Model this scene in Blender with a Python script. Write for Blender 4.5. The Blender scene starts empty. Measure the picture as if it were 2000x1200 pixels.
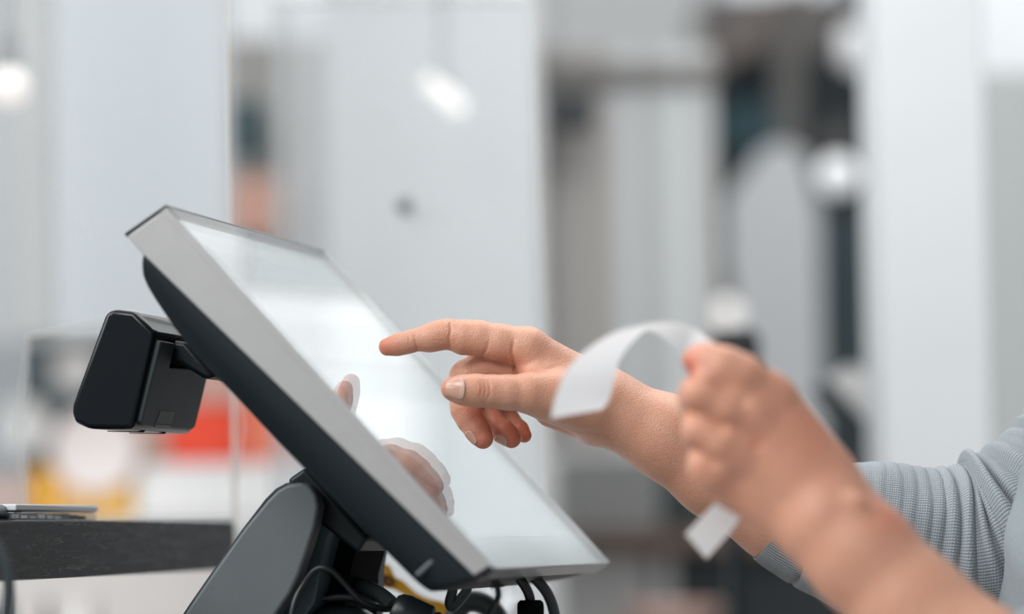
import bpy, bmesh, math, random
import numpy as np
from mathutils import Vector, Matrix
random.seed(7); rng = np.random.default_rng(7)
SC = bpy.context.scene
COL = SC.collection

# ------------------------------------------------------------------ camera
FPX = 6500.0
CAM = np.array([0.0, 0.0, 1.05])
PITCH = math.radians(3.78); ROLL = math.radians(0.8)
_F = np.array([0, math.cos(PITCH), math.sin(PITCH)])
_U0 = np.array([0, -math.sin(PITCH), math.cos(PITCH)]); _R0 = np.array([1.0, 0, 0])
_U = _U0*math.cos(ROLL) + _R0*math.sin(ROLL)
_R = _R0*math.cos(ROLL) - _U0*math.sin(ROLL)
cam_d = bpy.data.cameras.new('camera'); cam = bpy.data.objects.new('camera', cam_d); COL.objects.link(cam)
m = Matrix.Identity(4)
for i in range(3):
    m[i][0] = _R[i]; m[i][1] = _U[i]; m[i][2] = -_F[i]; m[i][3] = CAM[i]
cam.matrix_world = m
cam_d.sensor_width = 36.0; cam_d.lens = FPX*36/2000; cam_d.clip_start = 0.05; cam_d.clip_end = 60
cam_d.dof.use_dof = True; cam_d.dof.focus_distance = 2.165; cam_d.dof.aperture_fstop = 2.5
SC.camera = cam

# ------------------------------------------------------------------ light
W = bpy.data.worlds.new('world'); SC.world = W; W.use_nodes = True
W.node_tree.nodes['Background'].inputs[0].default_value = (0.86, 0.93, 1.0, 1)
W.node_tree.nodes['Background'].inputs[1].default_value = 0.42
def area(name, loc, target, size, sy, power, col=(1, 1, 1)):
    l = bpy.data.lights.new(name, 'AREA'); l.shape = 'RECTANGLE'; l.size = size; l.size_y = sy
    l.energy = power; l.color = col
    o = bpy.data.objects.new(name, l); COL.objects.link(o); o.location = loc
    d = Vector(target) - Vector(loc); o.rotation_euler = d.to_track_quat('-Z', 'Y').to_euler()
    return o
area('window_daylight', (-2.2, 1.35, 2.5), (0.15, 2.1, 1.1), 1.5, 1.5, 56, (0.96, 0.98, 1.0))
area('front_fill', (-1.05, 0.15, 2.75), (0.25, 2.0, 1.1), 1.1, 1.1, 40, (1.0, 0.975, 0.95))  # added fill from the upper front left, brightens the hands
area('ceiling_light_area', (0.7, 3.0, 3.05), (0.5, 2.6, 1.1), 1.6, 1.6, 22, (1, 0.98, 0.95))
area('back_wall_fill', (1.2, 8.9, 3.0), (1.2, 10.0, 2.2), 4.5, .4, 19, (0.95, 0.98, 1.0))  # added fill on the back wall, brightens what the screen mirrors
area('mid_room_light', (0.2, 2.9, 3.1), (0.1, 4.6, 1.2), 3.0, 1.0, 48, (0.97, 0.99, 1.0))  # added fill to brighten the fronts of the partition panels
SC.view_settings.view_transform = 'Standard'; SC.view_settings.look = 'None'
SC.view_settings.exposure = 0.0; SC.view_settings.gamma = 1.0
SC.view_settings.use_curve_mapping = False
SC.cycles.use_denoising = True
SC.cycles.max_bounces = 8; SC.cycles.transparent_max_bounces = 16

# ------------------------------------------------------------------ coordinates
def c2w(p):
    p = np.asarray(p, float)
    return CAM + p[..., 0:1]*_R - p[..., 1:2]*_U + p[..., 2:3]*_F
def px(x, y, z):                      # a point seen at pixel (x, y) at optical depth z
    return c2w(np.array([(x-1000)/FPX*z, (y-600)/FPX*z, z]))
SA = np.array([-0.2116, -0.0615, 2.04]); SU = np.array([.2249, .0643, .9723]); SV = np.array([.6666, .7176, -.2016])
SU /= np.linalg.norm(SU); SV -= SU*(SU@SV); SV /= np.linalg.norm(SV); SN = -np.cross(SU, SV)
SW, SH = .3471, .3024
def scr(a, b, c):                     # terminal frame: a across, b down, c outwards
    return c2w(SA + SU*a + SV*b + SN*c)
def sec(x, y, a0):                    # pixel -> (b, c) on the cross-section a = a0
    r = np.array([(x-1000)/FPX, (y-600)/FPX, 1.0]); t = (SU@SA+a0)/(SU@r); P = r*t-SA
    return P@SV, P@SN

# ------------------------------------------------------------------ objects
def tag(o, label=None, cat=None, group=None, kind=None):
    if label: o['label'] = label
    if cat: o['category'] = cat
    if group: o['group'] = group
    if kind: o['kind'] = kind
    return o
def link(name, me, mats, parent=None, smooth=False, auto=None):
    if not isinstance(mats, (list, tuple)): mats = [mats]
    for mm in mats: me.materials.append(mm)
    o = bpy.data.objects.new(name, me); COL.objects.link(o)
    if smooth:
        me.polygons.foreach_set('use_smooth', [True]*len(me.polygons))
    if auto is not None:
        me.polygons.foreach_set('use_smooth', [True]*len(me.polygons))
        try: me.set_sharp_from_angle(angle=math.radians(auto))
        except Exception: pass
    if parent is not None:
        o.parent = parent; o.matrix_parent_inverse = Matrix.Translation(parent.location).inverted()
    return o
def empty(name, loc, label, cat, group=None):
    o = bpy.data.objects.new(name, None); COL.objects.link(o); o.location = Vector([float(t) for t in loc])
    o.empty_display_size = 0.05
    return tag(o, label, cat, group)
def bm_me(name, bm):
    bmesh.ops.recalc_face_normals(bm, faces=bm.faces)
    me = bpy.data.meshes.new(name); bm.to_mesh(me); bm.free(); return me
def bev(o, w, s=3, angle=30):
    b = o.modifiers.new('bevel', 'BEVEL'); b.width = w; b.segments = s; b.limit_method = 'ANGLE'
    b.angle_limit = math.radians(angle); b.harden_normals = False
    return o
def add_prism(bm, A, B):              # two matching rings of points
    va = [bm.verts.new(Vector([float(t) for t in p])) for p in A]; vb = [bm.verts.new(Vector([float(t) for t in p])) for p in B]
    n = len(va); bm.faces.new(va); bm.faces.new(vb[::-1])
    for i in range(n): bm.faces.new((va[i], va[(i+1) % n], vb[(i+1) % n], vb[i]))
def prism(name, A, B, mat, parent=None, bevel=0, seg=3, auto=35, ang=30):
    bm = bmesh.new(); add_prism(bm, A, B)
    o = link(name, bm_me(name, bm), mat, parent, auto=auto)
    if bevel: bev(o, bevel, seg, ang)
    return o
def ext(name, bc, a0, a1, mat, parent=None, bevel=0, seg=3, auto=35, ang=30):   # profile in the terminal frame
    return prism(name, [scr(a0, b, c) for b, c in bc], [scr(a1, b, c) for b, c in bc], mat, parent, bevel, seg, auto, ang)
def box(name, lo, hi, mat, parent=None, bevel=0, rot=None):
    lo = np.array(lo, float); hi = np.array(hi, float)
    A = [(lo[0], lo[1], lo[2]), (hi[0], lo[1], lo[2]), (hi[0], hi[1], lo[2]), (lo[0], hi[1], lo[2])]
    B = [(p[0], p[1], hi[2]) for p in A]
    return prism(name, A, B, mat, parent, bevel)
def tube(name, pts, r, mat, parent=None, res=3, cyc=False, n=10):
    """swept tube through the points, as one mesh"""
    P = np.array([np.asarray(p, float) for p in pts]); rs = np.full(len(P), r) if np.isscalar(r) else np.array(r, float)
    # catmull-rom
    Q = []; R = []; N = len(P)
    for i in range(N if cyc else N-1):
        p0, p1, p2, p3 = (P[(i-1) % N] if (cyc or i > 0) else P[0]), P[i], P[(i+1) % N], (P[(i+2) % N] if (cyc or i+2 < N) else P[-1])
        for k in range(res*2):
            t = k/(res*2)
            Q.append(.5*((2*p1)+(-p0+p2)*t+(2*p0-5*p1+4*p2-p3)*t*t+(-p0+3*p1-3*p2+p3)*t**3)); R.append(rs[i]*(1-t)+rs[(i+1) % N]*t)
    if not cyc: Q.append(P[-1]); R.append(rs[-1])
    Q = np.array(Q); M = len(Q)
    T = np.roll(Q, -1, 0)-np.roll(Q, 1, 0)
    if not cyc: T[0] = Q[1]-Q[0]; T[-1] = Q[-1]-Q[-2]
    T /= np.linalg.norm(T, axis=1)[:, None]
    nrm = np.cross(T[0], [0.3, .2, 1]); nrm /= np.linalg.norm(nrm)
    bm = bmesh.new(); rings = []
    for i in range(M):
        nrm = nrm - T[i]*(nrm@T[i]); nrm /= np.linalg.norm(nrm); b = np.cross(T[i], nrm)
        rings.append([bm.verts.new(Vector([float(t) for t in Q[i]+R[i]*(nrm*math.cos(2*math.pi*k/n)+b*math.sin(2*math.pi*k/n))])) for k in range(n)])
    for i in range(M if cyc else M-1):
        A, B = rings[i], rings[(i+1) % M]
        for k in range(n): bm.faces.new((A[k], A[(k+1) % n], B[(k+1) % n], B[k]))
    if not cyc: bm.faces.new(rings[0][::-1]); bm.faces.new(rings[-1])
    return link(name, bm_me(name, bm), mat, parent, auto=50)
def lathe(name, prof, base, mat, parent=None, n=32, axis=None):
    """prof: (radius, height) pairs about the z axis through base"""
    bm = bmesh.new(); rings = []
    Mx = Matrix.Identity(3) if axis is None else Vector((0, 0, 1)).rotation_difference(Vector([float(t) for t in axis])).to_matrix()
    base = Vector([float(t) for t in base])
    for r, h in prof:
        rings.append([bm.verts.new(base + Mx @ Vector((r*math.cos(2*math.pi*k/n), r*math.sin(2*math.pi*k/n), h))) for k in range(n)])
    for i in range(len(rings)-1):
        for k in range(n): bm.faces.new((rings[i][k], rings[i][(k+1) % n], rings[i+1][(k+1) % n], rings[i+1][k]))
    bm.faces.new(rings[0][::-1]); bm.faces.new(rings[-1])
    return link(name, bm_me(name, bm), mat, parent, auto=40)

# ------------------------------------------------------------------ materials
def mat(name, col, rough=.5, metal=0, noise=None, bump=0, bscale=200, emit=None, es=0, coat=0, spec=.4, sheen=0):
    M = bpy.data.materials.new(name); M.use_nodes = True; nt = M.node_tree; N = nt.nodes; L = nt.links
    b = N['Principled BSDF']; b.inputs['Base Color'].default_value = (*col, 1); b.inputs['Roughness'].default_value = rough
    b.inputs['Metallic'].default_value = metal; b.inputs['Specular IOR Level'].default_value = spec
    b.inputs['Coat Weight'].default_value = coat; b.inputs['Sheen Weight'].default_value = sheen
    tc = N.new('ShaderNodeTexCoord')
    if noise:
        sc_, amt = noise
        nz = N.new('ShaderNodeTexNoise'); nz.inputs['Scale'].default_value = sc_; nz.inputs['Detail'].default_value = 4
        L.new(tc.outputs['Object'], nz.inputs['Vector'])
        mx = N.new('ShaderNodeMix'); mx.data_type = 'RGBA'
        mx.inputs['A'].default_value = (*[c*(1-amt) for c in col], 1); mx.inputs['B'].default_value = (*[min(1, c*(1+amt)) for c in col], 1)
        L.new(nz.outputs['Fac'], mx.inputs['Factor']); L.new(mx.outputs['Result'], b.inputs['Base Color'])
    if bump:
        nb = N.new('ShaderNodeTexNoise'); nb.inputs['Scale'].default_value = bscale; nb.inputs['Detail'].default_value = 3
        L.new(tc.outputs['Object'], nb.inputs['Vector'])
        bp = N.new('ShaderNodeBump'); bp.inputs['Strength'].default_value = bump; bp.inputs['Distance'].default_value = .001
        L.new(nb.outputs['Fac'], bp.inputs['Height']); L.new(bp.outputs['Normal'], b.inputs['Normal'])
    if emit: b.inputs['Emission Color'].default_value = (*emit, 1); b.inputs['Emission Strength'].default_value = es
    return M
M_alu = mat('brushed_silver', (.42, .42, .41), .42, .55, (60, .06), .05, 900)
M_blk = mat('black_plastic', (.007, .012, .015), .42, 0, (40, .15), .12, 1500, spec=.3)
M_hous = mat('matte_black_housing', (.006, .012, .015), .55, 0, (40, .15), .12, 1500, spec=.28)
M_blkgloss = mat('black_gloss_rim', (.006, .008, .010), .20, spec=.25)
M_dk = mat('charcoal_plastic', (.052, .070, .075), .5, 0, (80, .08), .25, 2500)
M_arm = mat('dark_grey_stand', (.098, .115, .12), .5, 0, (50, .06), .15, 1800)
M_teal = mat('blue_grey_stand', (.055, .085, .10), .4, 0, (60, .06))
M_galv = mat('grey_textured_plate', (.16, .19, .20), .55, .2, (400, .25), .3, 1500)
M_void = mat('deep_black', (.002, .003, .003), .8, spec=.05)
M_cable = mat('black_cable', (.012, .016, .018), .38)
M_cableg = mat('grey_cable', (.05, .065, .07), .42)
M_tape = mat('grey_tape', (.16, .17, .17), .5, 0, (300, .1))
M_paper = mat('receipt_paper', (.90, .92, .93), .6, 0, (30, .02))
_n = M_paper.node_tree; _t = _n.nodes.new('ShaderNodeBsdfTranslucent'); _t.inputs['Color'].default_value = (.93, .95, .96, 1); _m = _n.nodes.new('ShaderNodeMixShader'); _m.inputs[0].default_value = .38
_n.links.new(_n.nodes['Principled BSDF'].outputs[0], _m.inputs[1]); _n.links.new(_t.outputs[0], _m.inputs[2]); _n.links.new(_m.outputs[0], _n.nodes['Material Output'].inputs[0])
M_yel = mat('yellow_tag', (.70, .36, .03), .5, 0, (60, .15))
M_tagink = mat('tag_ink', (.10, .03, .02), .6)

def mat_glasscover():
    M = bpy.data.materials.new('screen_cover_glass'); M.use_nodes = True; N = M.node_tree.nodes; L = M.node_tree.links
    N.clear(); out = N.new('ShaderNodeOutputMaterial'); mx = N.new('ShaderNodeMixShader')
    fr = N.new('ShaderNodeFresnel'); fr.inputs['IOR'].default_value = 1.5
    tr = N.new('ShaderNodeBsdfTransparent'); tr.inputs['Color'].default_value = (.97, .985, .98, 1)
    gl = N.new('ShaderNodeBsdfGlossy'); gl.inputs['Roughness'].default_value = 0.0
    ge = N.new('ShaderNodeNewGeometry'); iv = N.new('ShaderNodeMath'); iv.operation = 'SUBTRACT'; iv.inputs[0].default_value = 1.0; L.new(ge.outputs['Backfacing'], iv.inputs[1])
    ml = N.new('ShaderNodeMath'); ml.operation = 'MULTIPLY'; L.new(fr.outputs[0], ml.inputs[0]); L.new(iv.outputs[0], ml.inputs[1])
    L.new(ml.outputs[0], mx.inputs[0]); L.new(tr.outputs[0], mx.inputs[1]); L.new(gl.outputs[0], mx.inputs[2]); L.new(mx.outputs[0], out.inputs[0])
    return M
M_cover = mat_glasscover()
def mat_display(name, col, es, metal=.0, refl=.75):
    M = bpy.data.materials.new(name); M.use_nodes = True; N = M.node_tree.nodes; L = M.node_tree.links
    N.clear(); out = N.new('ShaderNodeOutputMaterial'); mx = N.new('ShaderNodeMixShader'); mx.inputs[0].default_value = refl
    b = N.new('ShaderNodeBsdfPrincipled'); b.inputs['Base Color'].default_value = (*col, 1); b.inputs['Roughness'].default_value = .3
    b.inputs['Emission Color'].default_value = (.93, .97, 1, 1); b.inputs['Emission Strength'].default_value = es
    gl = N.new('ShaderNodeBsdfGlossy'); gl.inputs['Roughness'].default_value = 0.0; gl.inputs['Color'].default_value = (.97, .98, 1, 1)
    L.new(b.outputs[0], mx.inputs[1]); L.new(gl.outputs[0], mx.inputs[2]); L.new(mx.outputs[0], out.inputs[0])
    return M
M_disp = mat_display('lit_display', (.04, .045, .05), .34, refl=.72)
M_dispb = mat_display('display_border', (.45, .47, .48), .06, refl=.66)

def mat_acrylic(name, milk, tint=(.97, .98, .98), IOR=1.45):
    """clear acrylic sheet with a slight milky haze of fine scratches"""
    M = bpy.data.materials.new(name); M.use_nodes = True; N = M.node_tree.nodes; L = M.node_tree.links
    N.clear(); out = N.new('ShaderNodeOutputMaterial')
    fr = N.new('ShaderNodeFresnel'); fr.inputs['IOR'].default_value = IOR
    tr = N.new('ShaderNodeBsdfTransparent'); tr.inputs['Color'].default_value = (*tint, 1)
    gl = N.new('ShaderNodeBsdfGlossy'); gl.inputs['Roughness'].default_value = 0.02
    df = N.new('ShaderNodeBsdfTranslucent'); df.inputs['Color'].default_value = (.80, .82, .84, 1)
    dd = N.new('ShaderNodeBsdfDiffuse'); dd.inputs['Color'].default_value = (.80, .82, .84, 1)
    md = N.new('ShaderNodeMixShader'); md.inputs[0].default_value = .5; L.new(df.outputs[0], md.inputs[1]); L.new(dd.outputs[0], md.inputs[2])
    m1 = N.new('ShaderNodeMixShader'); m1.inputs[0].default_value = milk; L.new(tr.outputs[0], m1.inputs[1]); L.new(md.outputs[0], m1.inputs[2])
    m2 = N.new('ShaderNodeMixShader'); ge = N.new('ShaderNodeNewGeometry'); iv = N.new('ShaderNodeMath'); iv.operation = 'SUBTRACT'; iv.inputs[0].default_value = 1.0; L.new(ge.outputs['Backfacing'], iv.inputs[1]); ml = N.new('ShaderNodeMath'); ml.operation = 'MULTIPLY'; L.new(fr.outputs[0], ml.inputs[0]); L.new(iv.outputs[0], ml.inputs[1]); L.new(ml.outputs[0], m2.inputs[0]); L.new(m1.outputs[0], m2.inputs[1]); L.new(gl.outputs[0], m2.inputs[2])
    L.new(m2.outputs[0], out.inputs[0]); return M
M_acr = mat_acrylic('hazy_acrylic', .28)
M_acrB = mat_acrylic('hazier_acrylic', .30)
M_acre = mat('acrylic_cut_edge', (.62, .58, .54), .35, 0, spec=.5)
M_clear = mat_acrylic('clear_plastic', .18)

def mat_wood():
    M = bpy.data.materials.new('black_stained_oak'); M.use_nodes = True; N = M.node_tree.nodes; L = M.node_tree.links
    b = N['Principled BSDF']; b.inputs['Roughness'].default_value = .38; b.inputs['Specular IOR Level'].default_value = .12
    tc = N.new('ShaderNodeTexCoord'); mp = N.new('ShaderNodeMapping'); mp.inputs['Scale'].default_value = (1, 1, 1)
    L.new(tc.outputs['UV'], mp.inputs['Vector'])
    wv = N.new('ShaderNodeTexNoise'); wv.inputs['Scale'].default_value = 1.0; wv.inputs['Detail'].default_value = 5; wv.inputs['Roughness'].default_value = .62
    wv.inputs['Distortion'].default_value = .35
    s = N.new('ShaderNodeMapping'); s.inputs['Scale'].default_value = (9, 150, 1); L.new(mp.outputs[0], s.inputs['Vector']); L.new(s.outputs[0], wv.inputs['Vector'])
    r = N.new('ShaderNodeValToRGB'); r.color_ramp.elements[0].position = .475; r.color_ramp.elements[1].position = .5; e3 = r.color_ramp.elements.new(.525); e3.color = (0, 0, 0, 1); e4 = r.color_ramp.elements.new(.56); e4.color = (0, 0, 0, 1); e5 = r.color_ramp.elements.new(.575); e5.color = (.6, .6, .6, 1); e6 = r.color_ramp.elements.new(.59); e6.color = (0, 0, 0, 1)
    L.new(wv.outputs['Fac'], r.inputs[0])
    bp = N.new('ShaderNodeBump'); bp.inputs['Strength'].default_value = 1.0; bp.inputs['Distance'].default_value = .0012
    L.new(r.outputs[0], bp.inputs['Height']); L.new(bp.outputs[0], b.inputs['Normal'])
    mx = N.new('ShaderNodeMix'); mx.data_type = 'RGBA'; mx.inputs['A'].default_value = (.010, .012, .013, 1); mx.inputs['B'].default_value = (.11, .12, .123, 1)  # pale grain lines, with the grain highlights painted into the colour
    L.new(r.outputs[0], mx.inputs['Factor']); L.new(mx.outputs['Result'], b.inputs['Base Color'])
    return M
M_wood = mat_wood()

def mat_skin():
    M = bpy.data.materials.new('skin'); M.use_nodes = True; N = M.node_tree.nodes; L = M.node_tree.links
    b = N['Principled BSDF']; b.inputs['Roughness'].default_value = .44; b.inputs['Specular IOR Level'].default_value = .5
    b.inputs['Subsurface Weight'].default_value = .2; b.inputs['Subsurface Radius'].default_value = (1.0, .35, .2); b.inputs['Subsurface Scale'].default_value = .004
    at = N.new('ShaderNodeAttribute'); at.attribute_name = 'redness'
    tc = N.new('ShaderNodeTexCoord')
    n1 = N.new('ShaderNodeTexNoise'); n1.inputs['Scale'].default_value = 60; n1.inputs['Detail'].default_value = 5; L.new(tc.outputs['Object'], n1.inputs['Vector'])
    mx = N.new('ShaderNodeMix'); mx.data_type = 'RGBA'; mx.inputs['A'].default_value = (.56, .262, .168, 1); mx.inputs['B'].default_value = (.68, .375, .258, 1)
    L.new(n1.outputs['Fac'], mx.inputs['Factor'])
    mr = N.new('ShaderNodeMix'); mr.data_type = 'RGBA'; mr.inputs['B'].default_value = (.56, .14, .075, 1)
    L.new(at.outputs['Fac'], mr.inputs['Factor']); L.new(mx.outputs['Result'], mr.inputs['A']); L.new(mr.outputs['Result'], b.inputs['Base Color'])
    v = N.new('ShaderNodeTexVoronoi'); v.inputs['Scale'].default_value = 900; L.new(tc.outputs['Object'], v.inputs['Vector'])
    n2 = N.new('ShaderNodeTexNoise'); n2.inputs['Scale'].default_value = 420; n2.inputs['Detail'].default_value = 6; L.new(tc.outputs['Object'], n2.inputs['Vector'])
    ad = N.new('ShaderNodeMath'); ad.operation = 'ADD'; L.new(v.outputs['Distance'], ad.inputs[0]); L.new(n2.outputs['Fac'], ad.inputs[1])
    bp = N.new('ShaderNodeBump'); bp.inputs['Strength'].default_value = .35; bp.inputs['Distance'].default_value = .0006
    L.new(ad.outputs[0], bp.inputs['Height']); L.new(bp.outputs[0], b.inputs['Normal'])
    return M
M_skin = mat_skin()
M_nail = mat('fingernail', (.60, .34, .255), .24, 0, (200, .05), spec=.6)
M_nailw = mat('fingernail_rim', (.62, .40, .32), .28, 0)

def mat_knit(name, col, rib=False, pitch=.0019):
    M = bpy.data.materials.new(name); M.use_nodes = True; N = M.node_tree.nodes; L = M.node_tree.links
    b = N['Principled BSDF']; b.inputs['Roughness'].default_value = .85; b.inputs['Sheen Weight'].default_value = .25; b.inputs['Specular IOR Level'].default_value = .2
    tc = N.new('ShaderNodeTexCoord'); sp = N.new('ShaderNodeSeparateXYZ'); L.new(tc.outputs['UV'], sp.inputs[0])
    def mth(op, a, c=None):
        q = N.new('ShaderNodeMath'); q.operation = op
        for i, t in enumerate((a, c)):
            if t is None: continue
            if isinstance(t, (int, float)): q.inputs[i].default_value = t
            else: L.new(t, q.inputs[i])
        return q.outputs[0]
    nz = N.new('ShaderNodeTexNoise'); nz.inputs['Scale'].default_value = 60; L.new(tc.outputs['UV'], nz.inputs['Vector'])
    wob = mth('MULTIPLY', nz.outputs['Fac'], 1.6)
    U_, V_ = sp.outputs[0], sp.outputs[1]
    su = mth('ABSOLUTE', mth('SINE', mth('ADD', mth('MULTIPLY', U_, math.pi/pitch), wob)))
    if rib:
        h = mth('ADD', mth('MULTIPLY', mth('SINE', mth('MULTIPLY', U_, 2*math.pi/.0029)), .8), mth('MULTIPLY', mth('ABSOLUTE', mth('SINE', mth('MULTIPLY', V_, math.pi/.0013))), .25))
    else:
        sv = mth('ABSOLUTE', mth('SINE', mth('ADD', mth('MULTIPLY', V_, math.pi/(pitch*.72)), mth('MULTIPLY', su, 1.2))))
        h = mth('ADD', mth('MULTIPLY', su, .7), mth('MULTIPLY', sv, .5))
    n2 = N.new('ShaderNodeTexNoise'); n2.inputs['Scale'].default_value = 1500; L.new(tc.outputs['UV'], n2.inputs['Vector'])
    h = mth('ADD', h, mth('MULTIPLY', n2.outputs['Fac'], .5))
    bp = N.new('ShaderNodeBump'); bp.inputs['Strength'].default_value = .8; bp.inputs['Distance'].default_value = .0009
    L.new(h, bp.inputs['Height']); L.new(bp.outputs[0], b.inputs['Normal'])
    mx = N.new('ShaderNodeMix'); mx.data_type = 'RGBA'; mx.inputs['A'].default_value = (*[c*.62 for c in col], 1); mx.inputs['B'].default_value = (*[c*1.12 for c in col], 1)
    L.new(mth('MULTIPLY', h, .62), mx.inputs['Factor']); L.new(mx.outputs['Result'], b.inputs['Base Color'])
    return M
M_knit = mat_knit('grey_blue_knit', (.33, .37, .395))
M_rib = mat_knit('ribbed_cuff_knit', (.33, .38, .41), True)
M_knit2 = mat('plain_grey_knit', (.22, .26, .28), .9, 0, (300, .2), .4, 900, sheen=.2)

# ------------------------------------------------------------------ setting
def wall(name, lo, hi, col, r=.8, noise=(1.2, .06)):
    o = box(name, lo, hi, mat(name+'_paint', col, r, 0, noise)); return tag(o, kind='structure')
wall('floor', (-4, -3, -.1), (5, 10.1, 0), (.32, .31, .30))
wall('ceiling', (-4, 1.0, 3.2), (5, 10.1, 3.3), (.88, .89, .90))
wall('wall_back', (-4, 10, 0), (5, 10.1, 3.2), (.72, .74, .75))
wall('wall_right', (5, -3, 0), (5.1, 10.1, 3.2), (.74, .75, .76))
wall('wall_left', (-4.1, 3.2, 0), (-4, 10.1, 3.2), (.66, .67, .68))

# ------------------------------------------------------------------ the terminal
CT = 0.885                                        # counter top height
T0 = scr(.17, .22, -.12); T0[2] = CT
term = empty('payment_terminal', T0, 'black and silver touchscreen cash register tilted on its stand under the pointing hand', 'cash register')
# silver bezel, a wedge in section
bez = [(0.0013, 0), (-.0045, -.0305), (.0095, -.0308), (SH-.0060, -.0122), (SH-.0012, -.0004)]
bezel = ext('bezel', [(0.0000, -.0042), (-.0045, -.0306), (.010, -.0310), (SH-.0050, -.0124), (SH-.0006, -.0042)], 0, SW, M_alu, term, .0006, 2)
for a_ in (0, SW-.0009): ext('side_rail', [(0, -.0003), (-.0004, -.0050), (SH-.0008, -.0050), (SH-.0004, -.0003)], a_, a_+.0009, M_alu, term)
ext('top_gasket', [(-.0016, .0006), (-.0074, -.0312), (-.0042, -.0314), (.0008, .0006)], .0004, SW-.0004, M_blkgloss, term, .0008, 2)
ext('bottom_gasket', [(SH-.0040, -.0012), (SH-.0068, -.0136), (SH-.0026, -.0140), (SH+.0004, -.0012)], -.0004, .0125, M_blkgloss, term, .0010, 2)
ext('bottom_trim', [(SH-.0014, -.0012), (SH-.0040, -.0120), (SH-.0016, -.0122), (SH+.0002, -.0012)], .0125, SW, mat('satin_trim', (.16, .18, .185), .35, .6), term, .0004, 2)
dis = ext('display_panel', [(.0004, -.0030), (.0004, -.0040), (SH-.0006, -.0040), (SH-.0006, -.0030)], .0004, SW-.0004, M_dispb, term)
act = ext('lit_screen', [(.0272, -.0028), (.0272, -.0031), (.2746, -.0031), (.2746, -.0028)], .0272, .3137, M_disp, dis)
ext('cover_glass', [(0, .0004), (0, -.0006), (SH, -.0006), (SH, .0004)], 0, SW, M_cover, term)
# raised bezel foundation under the glass is dark
def housing():
    prof = [sec(x, y, .003) for x, y in [(258, 520), (262, 547), (300, 610), (360, 692), (420, 752), (520, 860), (700, 1044), (780, 1124), (816, 1160)]]
    pb_, pc_ = np.array(prof).T
    front = lambda b: -.0300+(b-.009)/(SH-.015)*.0180
    bmn, bmx = .0092, SH-.0035; amn, amx = .0030, SW-.0034
    L = [(0, 0, 0), (.10, 0, .0002), (.30, .0008, .0010), (.5, .0026, .0028), (.66, .0052, .0050), (.79, .0088, .0080), (.90, .0130, .0120), (.97, .0180, .0160), (1, .0240, .0210)]
    bm = bmesh.new(); rings = []
    for t, ia, ib in L:
        a0, a1 = amn+ia, amx-ia; b0 = bmn+ib*.55; b1 = bmx-.0190*t**1.2; r = .004+.5*ia; ring = []
        for cx, cy, st_ in ((a0+r, b0+r, math.pi), (a1-r, b0+r, 1.5*math.pi), (a1-r, b1-r, 0), (a0+r, b1-r, .5*math.pi)):
            for k in range(6): ring.append((cx+r*math.cos(st_+k/5*math.pi/2), cy+r*math.sin(st_+k/5*math.pi/2)))
        # extra points along the long sides so the back can curve
        full = []
        for i in range(len(ring)):
            p, q = np.array(ring[i]), np.array(ring[(i+1) % len(ring)]); full.append(p)
            if np.linalg.norm(q-p) > .03:
                for k in range(1, 12): full.append(p+(q-p)*k/12)
        vs = []
        for a_, b_ in full:
            cb = np.interp(b_, pb_, pc_); c = front(b_)*(1-t)+cb*t; vs.append(bm.verts.new(Vector([float(z) for z in scr(a_, b_, c)])))
        rings.append(vs)
    n = len(rings[0])
    for i in range(len(rings)-1):
        for k in range(n): bm.faces.new((rings[i][k], rings[i][(k+1) % n], rings[i+1][(k+1) % n], rings[i+1][k]))
    bm.faces.new(rings[0]); bm.faces.new(rings[-1])
    return link('rear_housing', bm_me('rear_housing', bm), M_hous, term, auto=40)
house = housing()
ext('rubber_pad', [sec(805, 1122, -.0), sec(812, 1128, 0), sec(852, 1092, 0), sec(845, 1086, 0)], .0045, .02, mat('pad_grey', (.10, .12, .13), .5), house, .001, 2)
# customer display on the back
def P_(l, a): return [sec(x, y, a) for x, y in l]
cdp = P_([(222, 604), (262, 609), (303, 650), (259, 838), (240, 839), (172, 838), (146, 826), (139, 806), (141, 790), (206, 612)], .088)
cd = ext('customer_display', cdp, .088, .205, M_blkgloss, term, .0075, 6, ang=20)
bt, bb_ = np.array(sec(304, 655, .088)), np.array(sec(261, 832, .088))     # the back face runs between these
nb = np.array([-(bb_-bt)[1], (bb_-bt)[0]]); nb /= np.linalg.norm(nb)
if nb[1] < 0: nb = -nb
def back(name, a0, a1, t0, t1, h0, h1, mt, par, bv=.001):
    q = [bt+(bb_-bt)*t0+nb*h0, bt+(bb_-bt)*t0+nb*h1, bt+(bb_-bt)*t1+nb*h1, bt+(bb_-bt)*t1+nb*h0]
    return ext(name, q, a0, a1, mt, par, bv, 3)
def back_ray(x, y, h):
    o = SA+SV*(bt+nb*h)[0]+SN*(bt+nb*h)[1]; N_ = np.cross(SU, SV*(bb_-bt)[0]+SN*(bb_-bt)[1]); r = np.array([(x-1000)/FPX, (y-600)/FPX, 1.0])
    P = r*((N_@o)/(N_@r))-o; w = SV*(bb_-bt)[0]+SN*(bb_-bt)[1]; return P@SU, (P@w)/(w@w)
HB = .0028
def face(poly, h0, h1, name, mt, par, bv):      # outline given as (a, t) on the back face
    P = [(a_, bt+(bb_-bt)*t_) for a_, t_ in poly]
    return prism(name, [scr(a_, *(o+nb*h0)) for a_, o in P], [scr(a_, *(o+nb*h1)) for a_, o in P], mt, par, bv, 3)
face([(.093, .05), (.122, .05), (.1215, .32), (.171, .30), (.171, .05), (.202, .05), (.202, .95), (.196, .985), (.100, .985), (.093, .95)], -.004, HB, 'back_cover', M_dk, cd, .0012)
back('slot_shadow', .118, .175, .02, .36, -.004, .0002, M_void, cd, .0002)
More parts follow.
